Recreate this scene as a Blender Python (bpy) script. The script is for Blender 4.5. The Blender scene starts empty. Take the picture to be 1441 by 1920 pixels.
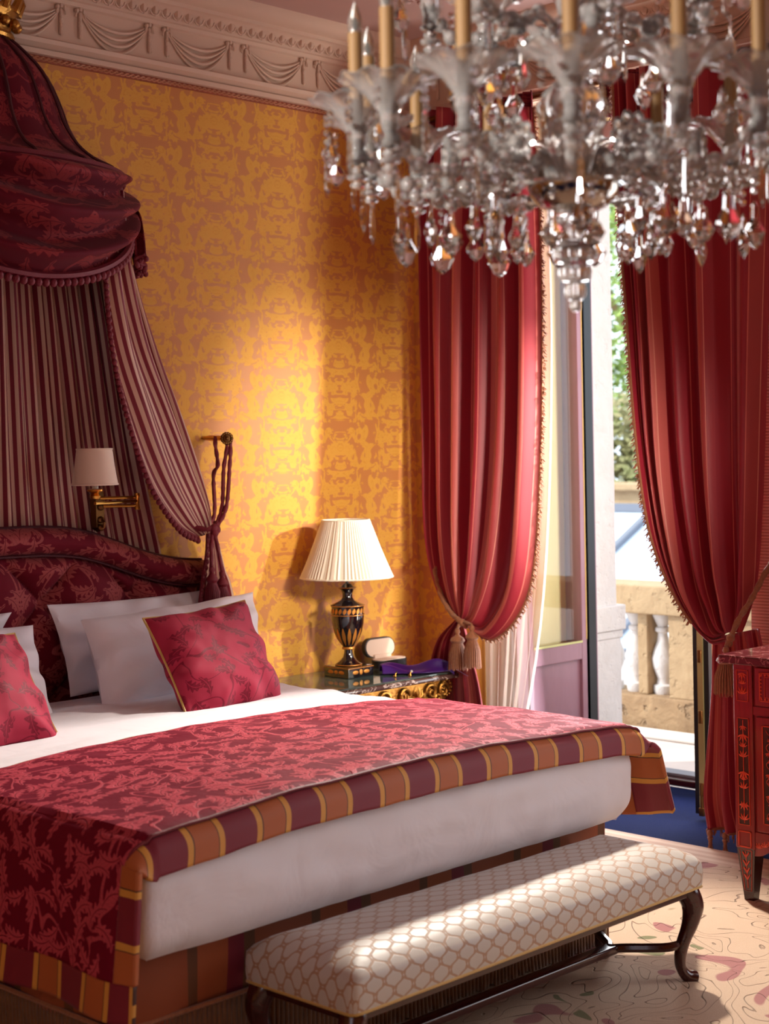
import bpy, bmesh, math, random
from math import sin, cos, pi, sqrt, atan2, exp
from mathutils import Vector, noise
random.seed(7)
scn = bpy.context.scene
COL = scn.collection

# ------------------------------------------------------------------ camera
CAMH, FPX, PPX, PPY, ROLL, AZ = 1.62, 1441*50/24, 720.5, 841.0, 0.018, math.atan(2930/(1441*50/24))
fx, fy, rx, ry = cos(AZ), sin(AZ), sin(AZ), -cos(AZ)
def ray(x, y):
    a = x-PPX; b = PPY-y; c, s = cos(ROLL), sin(ROLL)
    u, v = (a*c+b*s)/FPX, (-a*s+b*c)/FPX
    return (fx+u*rx, fy+u*ry, v)
def at(x, y, X=None, Y=None, Z=None, T=None):
    """photo pixel -> point on a real plane of the room"""
    d = ray(x, y)
    t = X/d[0] if X is not None else Y/d[1] if Y is not None else (Z-CAMH)/d[2] if Z is not None else T
    return Vector((d[0]*t, d[1]*t, CAMH+d[2]*t))

cam = bpy.data.cameras.new('camera'); camo = bpy.data.objects.new('camera', cam); COL.objects.link(camo)
cam.sensor_fit = 'HORIZONTAL'; cam.sensor_width = 24; cam.lens = 50
cam.shift_y = -(960-PPY)/1441.0
camo.rotation_mode = 'XYZ'
from mathutils import Matrix
fw = Vector((fx, fy, 0)); rt = Vector((rx, ry, 0)); up = Vector((0, 0, 1))
R0 = Matrix((rt, up, -fw)).transposed().to_4x4()
camo.matrix_world = Matrix.Translation((0, 0, CAMH)) @ R0 @ Matrix.Rotation(-ROLL, 4, 'Z')
cam.clip_start = 0.05; cam.clip_end = 200
cam.dof.use_dof = True; cam.dof.focus_distance = 5.4; cam.dof.aperture_fstop = 3.2
scn.camera = camo

# ------------------------------------------------------------------ colour + shader helpers
def L(r, g, b):
    f = lambda c: (c/255/12.92) if c/255 <= 0.04045 else ((c/255+0.055)/1.055)**2.4
    return (f(r), f(g), f(b), 1)
class NT:
    def __init__(s, name, **kw):
        s.m = bpy.data.materials.new(name); s.m.use_nodes = True
        s.n = s.m.node_tree.nodes; s.l = s.m.node_tree.links
        s.b = s.n['Principled BSDF']; s.out = s.n['Material Output']
        for k, v in kw.items(): s.set(k, v)
        s._tc = None
    def set(s, k, v):
        k = {'col': 'Base Color', 'rough': 'Roughness', 'metal': 'Metallic', 'spec': 'Specular IOR Level', 'trans': 'Transmission Weight', 'ior': 'IOR',
             'sheen': 'Sheen Weight', 'sheenr': 'Sheen Roughness', 'coat': 'Coat Weight', 'emis': 'Emission Color', 'emiss': 'Emission Strength',
             'alpha': 'Alpha', 'sub': 'Subsurface Weight', 'normal': 'Normal', 'coatr': 'Coat Roughness', 'sheent': 'Sheen Tint', 'aniso': 'Anisotropic'}.get(k, k)
        i = s.b.inputs[k]
        if hasattr(v, 'links') or hasattr(v, 'is_linked'): s.l.new(v, i)
        else: i.default_value = v
    def tc(s, which='UV'):
        if s._tc is None: s._tc = s.n.new('ShaderNodeTexCoord')
        return s._tc.outputs[which]
    def _in(s, i, v):
        if v is None: return
        if hasattr(v, 'is_linked'): s.l.new(v, i)
        else: i.default_value = v
    def math(s, op, a, b=None, c=None, clamp=False):
        n = s.n.new('ShaderNodeMath'); n.operation = op; n.use_clamp = clamp
        s._in(n.inputs[0], a); s._in(n.inputs[1], b); s._in(n.inputs[2], c)
        return n.outputs[0]
    def sep(s, v):
        n = s.n.new('ShaderNodeSeparateXYZ'); s.l.new(v, n.inputs[0]); return n.outputs
    def comb(s, x, y, z=0.0):
        n = s.n.new('ShaderNodeCombineXYZ'); s._in(n.inputs[0], x); s._in(n.inputs[1], y); s._in(n.inputs[2], z); return n.outputs[0]
    def noise(s, v, scale, detail=2, rough=.5, dist=0, col=False):
        n = s.n.new('ShaderNodeTexNoise'); s._in(n.inputs['Vector'], v); n.inputs['Scale'].default_value = scale
        n.inputs['Detail'].default_value = detail; n.inputs['Roughness'].default_value = rough; n.inputs['Distortion'].default_value = dist
        return n.outputs['Color' if col else 'Fac']
    def vor(s, v, scale, feat='F1', out='Distance', rnd=1):
        n = s.n.new('ShaderNodeTexVoronoi'); n.feature = feat; s._in(n.inputs['Vector'], v); n.inputs['Scale'].default_value = scale
        n.inputs['Randomness'].default_value = rnd
        return n.outputs[out]
    def mapping(s, v, sc=(1, 1, 1), loc=(0, 0, 0), rot=(0, 0, 0)):
        n = s.n.new('ShaderNodeMapping'); s.l.new(v, n.inputs[0]); n.inputs['Scale'].default_value = sc; n.inputs['Location'].default_value = loc; n.inputs['Rotation'].default_value = rot
        return n.outputs[0]
    def ramp(s, f, stops, interp='LINEAR'):
        n = s.n.new('ShaderNodeValToRGB'); n.color_ramp.interpolation = interp; e = n.color_ramp.elements
        e.remove(e[1]); e[0].position = stops[0][0]; e[0].color = stops[0][1]
        for p, c in stops[1:]: e.new(p).color = c
        s.l.new(f, n.inputs[0]); return n.outputs[0]
    def step(s, f, a, b):
        n = s.n.new('ShaderNodeMapRange'); n.interpolation_type = 'SMOOTHSTEP'; s.l.new(f, n.inputs[0]); n.inputs[1].default_value = a; n.inputs[2].default_value = b
        return n.outputs[0]
    def mix(s, f, a, b, kind='RGBA'):
        n = s.n.new('ShaderNodeMix'); n.data_type = kind
        ia, ib, o = (6, 7, 2) if kind == 'RGBA' else (2, 3, 0)
        s._in(n.inputs[0], f); s._in(n.inputs[ia], a); s._in(n.inputs[ib], b); return n.outputs[o]
    def bump(s, h, strength=.5, dist=.01):
        n = s.n.new('ShaderNodeBump'); s.l.new(h, n.inputs['Height']); n.inputs['Strength'].default_value = strength; n.inputs['Distance'].default_value = dist
        s.l.new(n.outputs[0], s.b.inputs['Normal']); return n
def plain(name, col, rough=.5, **kw):
    return NT(name, col=col, rough=rough, **kw).m

def damask_fac(t, uv, px, py, sc=2.2, thr=.5, edge=.012, ogee=.06, detail=2.0):
    """mirror-symmetric, half-dropped figured weave: 1 on the figure, 0 on the ground"""
    x, y, _ = t.sep(uv)
    X = t.math('MULTIPLY', x, 2*pi/px/2); Y = t.math('MULTIPLY', y, 2*pi/py)
    cX, cY, sY = t.math('COSINE', X), t.math('COSINE', Y), t.math('SINE', Y)
    c2 = t.math('COSINE', t.math('MULTIPLY', X, 2))
    v = t.comb(t.math('MULTIPLY', cX, cY), t.math('MULTIPLY', cX, sY), t.math('MULTIPLY', c2, .8))
    w = t.math('MULTIPLY', t.math('SINE', t.math('MULTIPLY', Y, 2)), .45)
    nn = t.n.new('ShaderNodeTexNoise'); nn.noise_dimensions = '4D'
    t.l.new(v, nn.inputs['Vector']); t.l.new(w, nn.inputs['W'])
    nn.inputs['Scale'].default_value = sc; nn.inputs['Detail'].default_value = detail; nn.inputs['Roughness'].default_value = .55; nn.inputs['Distortion'].default_value = .7
    og = t.math('MULTIPLY', cX, cY)
    f = t.math('ADD', nn.outputs['Fac'], t.math('MULTIPLY', t.math('MULTIPLY', og, og), ogee))
    return t.step(f, thr-edge, thr+edge), f

# wallpaper: figured silk, half-drop damask
def wallpaper(name):
    t = NT(name)
    o = t.tc('UV')
    f, raw = damask_fac(t, o, .36, .47, 2.2, .50, .012, .08)
    vein = t.step(t.math('ABSOLUTE', t.math('SUBTRACT', t.math('FRACT', t.math('MULTIPLY', raw, 9)), .5)), .04, .12)
    fig = t.mix(vein, L(212, 148, 52), L(220, 162, 64))
    thr = t.noise(t.mapping(o, (900, 12, 1)), 1, 2)
    g = t.mix(t.math('MULTIPLY', thr, .5), L(196, 126, 66), L(206, 142, 82))
    t.set('col', t.mix(f, g, fig)); t.set('rough', t.mix(f, .48, .66, 'FLOAT')); t.set('spec', .4)
    t.set('sheen', .25)
    t.bump(t.math('ADD', f, t.math('MULTIPLY', t.noise(o, 700, 1), .3)), .12, .002)
    return t.m
M = {}
M['wallpaper'] = wallpaper('yellow_silk_damask')

def leaf_layer(t, uv, scale, off, ln=.46, wd=.17, lobes=34.0):
    """scattered serrated leaves with a midrib: returns (mask, vein mask)"""
    v = t.mapping(uv, (scale, scale, 1), off)
    vo = t.n.new('ShaderNodeTexVoronoi'); vo.voronoi_dimensions = '2D'; vo.feature = 'F1'; t.l.new(v, vo.inputs['Vector']); vo.inputs['Scale'].default_value = 1; vo.inputs['Randomness'].default_value = .75
    px, py, _ = t.sep(vo.outputs['Position']); x, y, _ = t.sep(v); cr, cg, cb = t.sep(vo.outputs['Color'])
    dx, dy = t.math('SUBTRACT', x, px), t.math('SUBTRACT', y, py)
    a = t.math('MULTIPLY', cr, 2*pi); ca, sa = t.math('COSINE', a), t.math('SINE', a)
    lx = t.math('ADD', t.math('MULTIPLY', dx, ca), t.math('MULTIPLY', dy, sa)); ly = t.math('SUBTRACT', t.math('MULTIPLY', dy, ca), t.math('MULTIPLY', dx, sa))
    ly = t.math('ADD', ly, t.math('MULTIPLY', t.math('MULTIPLY', lx, lx), .9)); ay = t.math('ABSOLUTE', ly)
    q = t.math('DIVIDE', lx, ln); env = t.math('MAXIMUM', t.math('SUBTRACT', 1.0, t.math('MULTIPLY', q, q)), 0.0)
    ser = t.math('ADD', .80, t.math('MULTIPLY', t.math('SINE', t.math('ADD', t.math('MULTIPLY', lx, lobes), t.math('MULTIPLY', ay, 16.0))), .30))
    d = t.math('SUBTRACT', t.math('MULTIPLY', t.math('MULTIPLY', env, ser), wd), ay)
    m = t.step(d, 0.0, .012)
    rib = t.step(ay, .008, .016)
    vf = t.math('ABSOLUTE', t.math('SUBTRACT', t.math('FRACT', t.math('ADD', t.math('MULTIPLY', lx, 7.0), t.math('MULTIPLY', ay, 9.0))), .5))
    return m, t.math('MULTIPLY', rib, t.math('ADD', .55, t.math('MULTIPLY', t.step(vf, .03, .1), .45))), d
def leafy(name, ground, fig, scale, rough=.55, bump=.3, bd=.004, sheent=None, stems=True, layers=3, mirror=0, bright=None, sheen=.08, dens=.46):
    t = NT(name); uv = t.tc('UV')
    if mirror:
        x, y, _ = t.sep(uv); ax = t.math('ABSOLUTE', t.math('SUBTRACT', t.math('FRACT', t.math('DIVIDE', x, mirror)), .5)); uv = t.comb(t.math('MULTIPLY', ax, mirror), y)
    tot = vein = None
    for k in range(layers):
        m, v, d = leaf_layer(t, uv, scale*(1+.13*k), (3.7*k+.4, 1.9*k+.2, 0), dens, .15+.03*k)
        if tot is None: tot, vein = m, v
        else: vein = t.mix(m, vein, v, 'FLOAT'); tot = t.math('MAXIMUM', tot, m)
    if stems:
        n = t.noise(uv, scale*.55, 1, .5, 1.2); st = t.math('SUBTRACT', 1.0, t.step(t.math('ABSOLUTE', t.math('SUBTRACT', n, .5)), .010, .016)); tot = t.math('MAXIMUM', tot, st)
    c = t.mix(tot, ground, t.mix(vein, ground, fig))
    t.set('col', c); t.set('rough', t.mix(tot, rough+.1, rough, 'FLOAT')); t.set('ior', 1.2); t.set('sheen', sheen)
    if sheent: t.set('sheent', sheent)
    t.set('sheen', sheen*.5)
    t.bump(t.math('ADD', t.math('MULTIPLY', tot, vein), t.math('MULTIPLY', t.noise(uv, 22 if bd > .006 else 500, 2), .6 if bd > .006 else .12)), bump, bd)
    return t.m
M['canopy_damask'] = leafy('crimson_canopy_damask', L(92, 14, 30), L(132, 42, 46), 6.5, .62, .15, .002, mirror=.5)
M['headboard_damask'] = leafy('crimson_headboard_damask', L(108, 18, 36), L(158, 74, 74), 7.5, .60, .15, .002, mirror=.44)
M['cushion_damask'] = leafy('raspberry_cushion_damask', L(160, 40, 64), L(118, 20, 42), 9.0, .55, .12, .002, layers=2, dens=.42)
M['quilt'] = leafy('crimson_quilted_leaf_damask', L(116, 14, 40), L(192, 74, 88), 8.5, .6, .45, .009, L(230, 130, 140), layers=3, sheen=.0)

def stripes(name, axis, period, stops, rough=.5, sheen=.1, weave=True, wob=0.0, off=0.0, sheent=None):
    t = NT(name); uv = t.tc('UV'); s = t.sep(uv)[axis]
    if wob: s = t.math('ADD', s, t.math('MULTIPLY', t.noise(uv, 6, 1), wob))
    f = t.math('FRACT', t.math('ADD', t.math('DIVIDE', s, period), off))
    c = t.ramp(f, stops, 'CONSTANT')
    t.set('col', c); t.set('rough', rough); t.set('sheen', sheen)
    if sheent: t.set('sheent', sheent)
    if weave: t.bump(t.noise(uv, 420, 1), .15, .002)
    return t.m
OR, YE, DK, CR = L(176, 92, 42), L(212, 150, 62), L(70, 34, 26), L(124, 16, 42)
M['border'] = stripes('gold_and_crimson_striped_border', 0, .215, [(0, YE), (.075, DK), (.09, OR), (.43, DK), (.445, YE), (.52, CR)], .6, .06, wob=.012)
M['tick'] = stripes('burgundy_and_cream_ticking', 0, .030, [(0, L(120, 16, 40)), (.5, L(206, 172, 152))], .65, .05)
M['curtain'] = stripes('crimson_striped_silk', 0, .31, [(0, L(152, 20, 44)), (.20, L(206, 104, 96)), (.215, L(152, 20, 44)), (.26, L(140, 16, 40)), (.36, L(196, 92, 84)), (.44, L(214, 132, 118)),
        (.455, L(190, 84, 80)), (.56, L(152, 20, 44)), (.70, L(206, 104, 96)), (.715, L(168, 56, 60)), (.86, L(214, 132, 118)), (.875, L(160, 34, 52))], .5, .12, off=.1)
M['lining'] = plain('amber_curtain_lining', L(176, 96, 50), .7, sheen=.3)
M['skirt'] = stripes('russet_striped_skirt', 0, .42, [(0, L(150, 72, 34)), (.34, L(104, 60, 30)), (.42, L(160, 80, 38)), (.66, L(120, 20, 40)), (.78, L(104, 60, 30)), (.86, L(150, 72, 34))], .6)

def weave(name, col, rough=.7, scale=500, b=.2, sheen=.3, col2=None, nsc=3):
    t = NT(name, rough=rough, sheen=sheen); o = t.tc('Object')
    c2 = col2 or tuple(x*.85 for x in col[:3])+(1,)
    t.set('col', t.mix(t.noise(o, nsc, 3), col, c2)); t.bump(t.noise(o, scale, 2), b, .002)
    return t.m
def linen(name):
    t = NT(name, rough=.62, sheen=.35, col=L(232, 226, 232)); o = t.tc('Object')
    h = t.math('ADD', t.math('MULTIPLY', t.noise(o, 5, 3, .5, 1.2), 1.0), t.math('MULTIPLY', t.noise(o, 600, 1), .03))
    t.bump(h, .35, .02)
    return t.m
M['linen'] = linen('white_cotton')
M['maroon'] = weave('maroon_cord', L(116, 14, 36), .6, 260, .6, sheen=.0)
M['maroon_dark'] = weave('dark_maroon_cord', L(74, 8, 24), .6, 260, .6, sheen=.0)
M['goldcord'] = weave('old_gold_cord', L(178, 120, 78), .6, 260, .7, col2=L(126, 66, 44), nsc=120)
M['goldpipe'] = weave('gold_piping', L(200, 160, 80), .5, 260, .3)
M['fringe'] = weave('bronze_bullion_fringe', L(128, 82, 34), .6, 200, .6, col2=L(84, 48, 22), nsc=40)
M['ivory'] = weave('ivory_lampshade', L(246, 236, 216), .7, 500, .1)
M['shade_pink'] = weave('cream_lampshade', L(232, 206, 184), .75, 600, .1)
M['sheer'] = NT('cream_sheer', rough=.8, col=L(228, 216, 198), alpha=.6).m
M['sheer'].node_tree.nodes['Principled BSDF'].inputs['Sheen Weight'].default_value = .2
M['plaster'] = plain('warm_white_plaster', L(214, 186, 166), .7)
def plasterwall():
    t = NT('ceiling_plaster', rough=.75); o = t.tc('Object')
    t.set('col', t.mix(t.noise(o, 2.5, 4), L(206, 174, 168), L(188, 156, 150))); return t.m
M['ceiling'] = plasterwall()
M['brass'] = plain('aged_brass', L(196, 138, 62), .28, metal=1)
M['brass_dark'] = plain('dark_engraved_brass', L(120, 84, 48), .42, metal=1)
def gilt():
    t = NT('carved_gilding', rough=.32, metal=.9); o = t.tc('Object')
    t.set('col', t.mix(t.noise(o, 25, 4), L(206, 152, 70), L(134, 82, 34))); t.bump(t.noise(o, 60, 3), .4, .006); return t.m
M['gilt'] = gilt()
def wood(name, c1, c2, rough=.3, sc=(3, 40, 40), coat=.3):
    t = NT(name, rough=rough, coat=coat); o = t.tc('Object')
    n = t.noise(t.mapping(o, sc), 1.4, 4, .6, 1.5); t.set('col', t.mix(n, c1, c2)); t.bump(n, .06, .003); return t.m
M['mahogany'] = wood('polished_mahogany', L(72, 20, 18), L(40, 10, 10), .22)
M['redwood'] = wood('cherry_red_veneer', L(158, 30, 34), L(104, 14, 20), .3, (30, 30, 4))
M['darkveneer'] = wood('dark_flamed_veneer', L(66, 12, 22), L(34, 6, 12), .25, (10, 6, 4))
M['inlay'] = plain('orange_fruitwood_inlay', L(214, 70, 44), .35)
M['inlaydk'] = plain('ebonised_inlay_ground', L(62, 16, 16), .35)
M['doorwood'] = wood('mauve_painted_door', L(150, 110, 124), L(134, 94, 108), .35, (20, 20, 3), .2)
M['doorbrown'] = wood('brown_door_wood', L(134, 78, 44), L(104, 56, 34), .4, (20, 20, 3), .1)
M['black'] = plain('black_seal', L(14, 12, 18), .4)
M['chrome'] = plain('brass_lock_strip', L(196, 190, 130), .35, metal=.8)
def marble(name, a, b, vein, sc=4, rough=.08):
    t = NT(name, rough=rough); o = t.tc('Object')
    w = t.noise(o, sc, 5, .6, 2.5); v = t.step(t.math('ABSOLUTE', t.math('SUBTRACT', w, .5)), 0, .022)
    t.set('col', t.mix(v, vein, t.mix(t.noise(o, 2.2, 3), a, b))); return t.m
M['marble'] = marble('violet_brown_marble', L(70, 46, 46), L(104, 74, 62), L(210, 190, 180))
M['redmarble'] = marble('dark_red_marble', L(96, 40, 44), L(70, 28, 32), L(170, 110, 110), 5, .12)
def stone(name, a, b, bs=.5, rough=.85, sc=9):
    t = NT(name, rough=rough); o = t.tc('Object')
    n = t.noise(o, sc, 6, .65, .5); pit = t.step(t.noise(o, sc*2.2, 3, .6), .25, .42)
    t.set('col', t.mix(n, a, b)); t.bump(t.math('ADD', n, pit), bs, .03); return t.m
M['stone_white'] = stone('pale_limestone', L(226, 222, 220), L(200, 194, 190), .25)
M['stone_tan'] = stone('weathered_tan_stone', L(196, 168, 130), L(150, 122, 90), .5)
M['stone_rough'] = stone('rough_ochre_stone', L(196, 164, 124), L(104, 76, 54), 1.0, .9, 6)
M['paving'] = stone('balcony_paving', L(222, 208, 200), L(200, 184, 176), .1, .8, 3)
M['reveal'] = plain('cream_painted_reveal', L(250, 232, 176), .7)
def carpet():
    t = NT('deep_blue_carpet', rough=1, spec=.1); o = t.tc('Object')
    n = t.noise(o, 160, 3, .7); t.set('col', t.mix(n, L(4, 8, 30), L(18, 32, 84))); t.bump(t.noise(o, 420, 2), .8, .006); return t.m
M['carpet'] = carpet()
def rugmat():
    t = NT('carved_beige_wool', rough=.95, sheen=.05, spec=.2); o = t.tc('Object')
    n = t.noise(o, 2.0, 1.2, .5, 2.6)
    ln = t.math('ABSOLUTE', t.math('SUBTRACT', t.math('FRACT', t.math('MULTIPLY', n, 9)), .5))
    groove = t.step(ln, .0, .045)
    x, y, _ = t.sep(o)
    inner = t.step(x, -.20, -.19)  # the plain woven border strip near the edge (object origin = rug edge)
    zone = t.noise(o, 1.7, 1, .5, 1.0)
    base = t.mix(t.noise(o, 300, 2), L(204, 176, 152), L(182, 154, 130))
    m1 = t.step(t.noise(t.mapping(o, (1, 1, 1), (7, 3, 0)), 2.6, 1, .5, 1.4), .655, .67)
    m2 = t.step(t.noise(t.mapping(o, (1, 1, 1), (1, 9, 2)), 3.6, 1, .6, 1.6), .70, .715)
    c = t.mix(m1, base, L(160, 108, 104)); c = t.mix(m2, c, L(122, 118, 86))
    c = t.mix(inner, c, t.mix(t.step(t.math('FRACT', t.math('MULTIPLY', x, 18)), .45, .55), L(214, 190, 170), L(200, 170, 150)))
    g = t.mix(inner, groove, 1.0, 'FLOAT')
    c = t.mix(g, t.mix(.62, L(100, 76, 62), c), c)
    t.set('col', c)
    t.bump(t.math('ADD', t.math('MULTIPLY', g, 1.0), t.math('MULTIPLY', t.noise(o, 380, 2), .25)), .8, .010); return t.m
M['rug'] = rugmat()
def benchmat():
    t = NT('taupe_scroll_brocade', rough=.42, sheen=.4); uv = t.tc('UV'); x, y, _ = t.sep(uv)
    gx = t.math('DIVIDE', x, .066); gy = t.math('DIVIDE', y, .060)
    fx_ = t.math('ABSOLUTE', t.math('SUBTRACT', t.math('FRACT', gx), .5))
    wv = t.math('ADD', .25, t.math('MULTIPLY', t.math('MAXIMUM', t.math('MINIMUM', t.math('MULTIPLY', t.math('SINE', t.math('MULTIPLY', gy, 2*pi)), 1.7), 1.0), -1.0), .185))
    d1 = t.math('ABSOLUTE', t.math('SUBTRACT', fx_, wv))
    # short bridges that close the hourglass cells
    sl = t.math('ADD', 1.0, t.math('MULTIPLY', t.math('ABSOLUTE', t.math('COSINE', t.math('MULTIPLY', gy, 2*pi))), 2.2))
    ln = t.step(t.math('DIVIDE', d1, sl), .022, .040)
    t.set('col', t.mix(ln, L(166, 128, 98), L(188, 178, 168))); t.set('rough', t.mix(ln, .6, .45, 'FLOAT'))
    t.bump(t.math('ADD', ln, t.math('MULTIPLY', t.noise(uv, 600, 1), .3)), .25, .003); return t.m
M['bench'] = benchmat()
M['glass'] = NT('chandelier_glass', rough=.05, trans=.74, ior=1.42, col=(1, .95, .91, 1)).m
M['crystal'] = NT('cut_crystal', rough=.0, trans=1.0, ior=1.55, col=(.98, .96, .95, 1)).m
def thin_glass(name, tint=(.95, .97, .96, 1), k=.12):
    m = bpy.data.materials.new(name); m.use_nodes = True; n = m.node_tree.nodes; l = m.node_tree.links; n.clear()
    o = n.new('ShaderNodeOutputMaterial'); mx = n.new('ShaderNodeMixShader'); tr = n.new('ShaderNodeBsdfTransparent'); gl = n.new('ShaderNodeBsdfGlossy')
    lw = n.new('ShaderNodeLayerWeight'); lw.inputs[0].default_value = .5; pw = n.new('ShaderNodeMath'); pw.operation = 'POWER'; pw.inputs[1].default_value = 4; fr = n.new('ShaderNodeMath'); fr.operation = 'MULTIPLY_ADD'; fr.inputs[1].default_value = .8; fr.inputs[2].default_value = .04; l.new(lw.outputs['Facing'], pw.inputs[0]); l.new(pw.outputs[0], fr.inputs[0]); tr.inputs[0].default_value = tint; gl.inputs['Roughness'].default_value = .01
    l.new(fr.outputs[0], mx.inputs[0]); l.new(tr.outputs[0], mx.inputs[1]); l.new(gl.outputs[0], mx.inputs[2]); l.new(mx.outputs[0], o.inputs[0]); return m
M['pane'] = thin_glass('window_glass')
M['candle'] = plain('cream_candle_tube', L(164, 126, 80), .55)
M['bulb'] = NT('clear_bulb', rough=.1, trans=.85, col=L(255, 250, 240), ior=1.3).m
M['silvered'] = plain('silvered_bowl', L(190, 180, 172), .12, metal=1)
M['lacquer'] = NT('black_lacquer', rough=.08, col=L(16, 10, 16), coat=1.0).m
M['goldleaf'] = plain('painted_gold', L(198, 128, 52), .4, metal=.5)
M['purple'] = NT('purple_satin', rough=.32, col=L(58, 18, 104), sheen=.6, sheent=L(150, 90, 220)).m
M['caselining'] = plain('pale_pink_case_lining', L(222, 196, 178), .7)
M['caseblack'] = plain('black_leather_case', L(26, 20, 22), .45)
M['foliage'] = None
def leafmat(name, a, b):
    t = NT(name, rough=.6, spec=.3); o = t.tc('Object'); t.set('col', t.mix(t.noise(o, 1.5, 3), a, b)); return t.m
M['leaf1'] = leafmat('bright_green_leaves', L(184, 200, 110), L(120, 156, 84))
M['leaf2'] = leafmat('deep_green_leaves', L(110, 140, 76), L(176, 150, 116))
M['skylight'] = NT('frosted_skylight_glass', rough=.25, col=L(206, 220, 236), spec=.8).m
M['greymetal'] = plain('grey_glazing_bar', L(120, 124, 136), .5, metal=.3)
M['white'] = plain('white_enamel', L(236, 232, 226), .5)

# ------------------------------------------------------------------ mesh helpers
def rootloc(p):
    while p is not None and p.parent is not None: p = p.parent
    return Vector(p.location) if p is not None else None
class MB:
    def __init__(s): s.v = []; s.f = []; s.uv = []
    def add(s, vs, fs, uvs=None):
        o = len(s.v); s.v += [tuple(v) for v in vs]; s.f += [tuple(i+o for i in f) for f in fs]
        s.uv += list(uvs) if uvs else [(0, 0)]*len(vs); return s
    def grid(s, nu, nv, fn, closeu=False, flip=False):
        """fn(u,v)->(point,(uvx,uvy)); u,v in 0..1"""
        vs, us = [], []
        cu = nu if closeu else nu+1
        for j in range(nv+1):
            for i in range(cu):
                p, q = fn(i/nu, j/nv); vs.append(p); us.append(q)
        fs = []
        for j in range(nv):
            for i in range(nu):
                a = j*cu+i; b = j*cu+(i+1) % cu; c = (j+1)*cu+(i+1) % cu; d = (j+1)*cu+i
                fs.append((a, d, c, b) if flip else (a, b, c, d))
        return s.add(vs, fs, us)
    def box(s, a, b, bev=0.0):
        x0, y0, z0 = [min(p, q) for p, q in zip(a, b)]; x1, y1, z1 = [max(p, q) for p, q in zip(a, b)]
        if bev <= 0:
            vs = [(x, y, z) for z in (z0, z1) for y in (y0, y1) for x in (x0, x1)]
            fs = [(0, 2, 3, 1), (4, 5, 7, 6), (0, 1, 5, 4), (2, 6, 7, 3), (0, 4, 6, 2), (1, 3, 7, 5)]
            return s.add(vs, fs, [(v[0]+v[1], v[2]) for v in vs])
        bm = bmesh.new(); bmesh.ops.create_cube(bm, size=1)
        for v in bm.verts: v.co = Vector((x0+(v.co.x+.5)*(x1-x0), y0+(v.co.y+.5)*(y1-y0), z0+(v.co.z+.5)*(z1-z0)))
        bev = min(bev, .45*min(x1-x0, y1-y0, z1-z0))
        bmesh.ops.bevel(bm, geom=bm.edges[:], offset=bev, segments=3, affect='EDGES', profile=.6)
        s.bm(bm); return s
    def bm(s, bm):
        bm.verts.index_update()
        vs = [v.co.copy() for v in bm.verts]; fs = [[v.index for v in f.verts] for f in bm.faces]; bm.free()
        return s.add(vs, fs, [(v.x+v.y, v.z) for v in vs])
    def tube(s, path, r, n=8, twist=0.0, flute=0.0, nf=4, cap=True, close=False):
        path = [Vector(p) for p in path]; m = len(path); rr = r if callable(r) else (lambda t: r)
        T = []
        for i in range(m):
            a = path[(i-1) % m if close else max(i-1, 0)]; b = path[(i+1) % m if close else min(i+1, m-1)]
            d = (b-a); T.append(d.normalized() if d.length > 1e-9 else Vector((0, 0, 1)))
        nrm = T[0].orthogonal().normalized(); vs, us = [], []; acc = 0
        for i in range(m):
            if i: acc += (path[i]-path[i-1]).length
            nrm = (nrm-T[i]*nrm.dot(T[i])); nrm = nrm.normalized() if nrm.length > 1e-6 else T[i].orthogonal().normalized()
            bn = T[i].cross(nrm); R = rr(i/max(m-1, 1))
            for k in range(n):
                a = 2*pi*k/n; q = R*(1+flute*cos(nf*(a)+twist*acc))
                vs.append(path[i]+(nrm*cos(a)+bn*sin(a))*q); us.append((k/n, acc))
        fs = [(i*n+k, i*n+(k+1) % n, (i+1)*n+(k+1) % n, (i+1)*n+k) for i in range(m-1) for k in range(n)]
        if close: fs += [((m-1)*n+k, (m-1)*n+(k+1) % n, (k+1) % n, k) for k in range(n)]
        elif cap: fs += [tuple(reversed(range(n))), tuple((m-1)*n+k for k in range(n))]
        return s.add(vs, fs, us)
    def lathe(s, prof, c=(0, 0, 0), n=24, flute=0, nf=8, axis=None, cap=True, zwave=None):
        c = Vector(c); vs, us = [], []
        for j, (r, z) in enumerate(prof):
            for k in range(n):
                a = 2*pi*k/n; fl = flute(j, a) if callable(flute) else 1+flute*cos(nf*a)
                zz = z+(zwave(j, a) if zwave else 0)
                vs.append(c+Vector((r*fl*cos(a), r*fl*sin(a), zz))); us.append((k/n, z))
        m = len(prof)
        fs = [(i*n+k, i*n+(k+1) % n, (i+1)*n+(k+1) % n, (i+1)*n+k) for i in range(m-1) for k in range(n)]
        if cap:
            if prof[0][0] > 1e-5: fs.append(tuple(reversed(range(n))))
            if prof[-1][0] > 1e-5: fs.append(tuple((m-1)*n+k for k in range(n)))
        return s.add(vs, fs, us)
    def ball(s, c, r, n=8, m=6, sc=(1, 1, 1)):
        c = Vector(c); prof = [(max(r*sin(pi*j/m), 1e-6), -r*cos(pi*j/m)) for j in range(m+1)]
        vs = []
        for rr, z in prof:
            for k in range(n):
                a = 2*pi*k/n; vs.append(c+Vector((rr*cos(a)*sc[0], rr*sin(a)*sc[1], z*sc[2])))
        fs = [(i*n+k, i*n+(k+1) % n, (i+1)*n+(k+1) % n, (i+1)*n+k) for i in range(m) for k in range(n)]
        return s.add(vs, fs)
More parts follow.
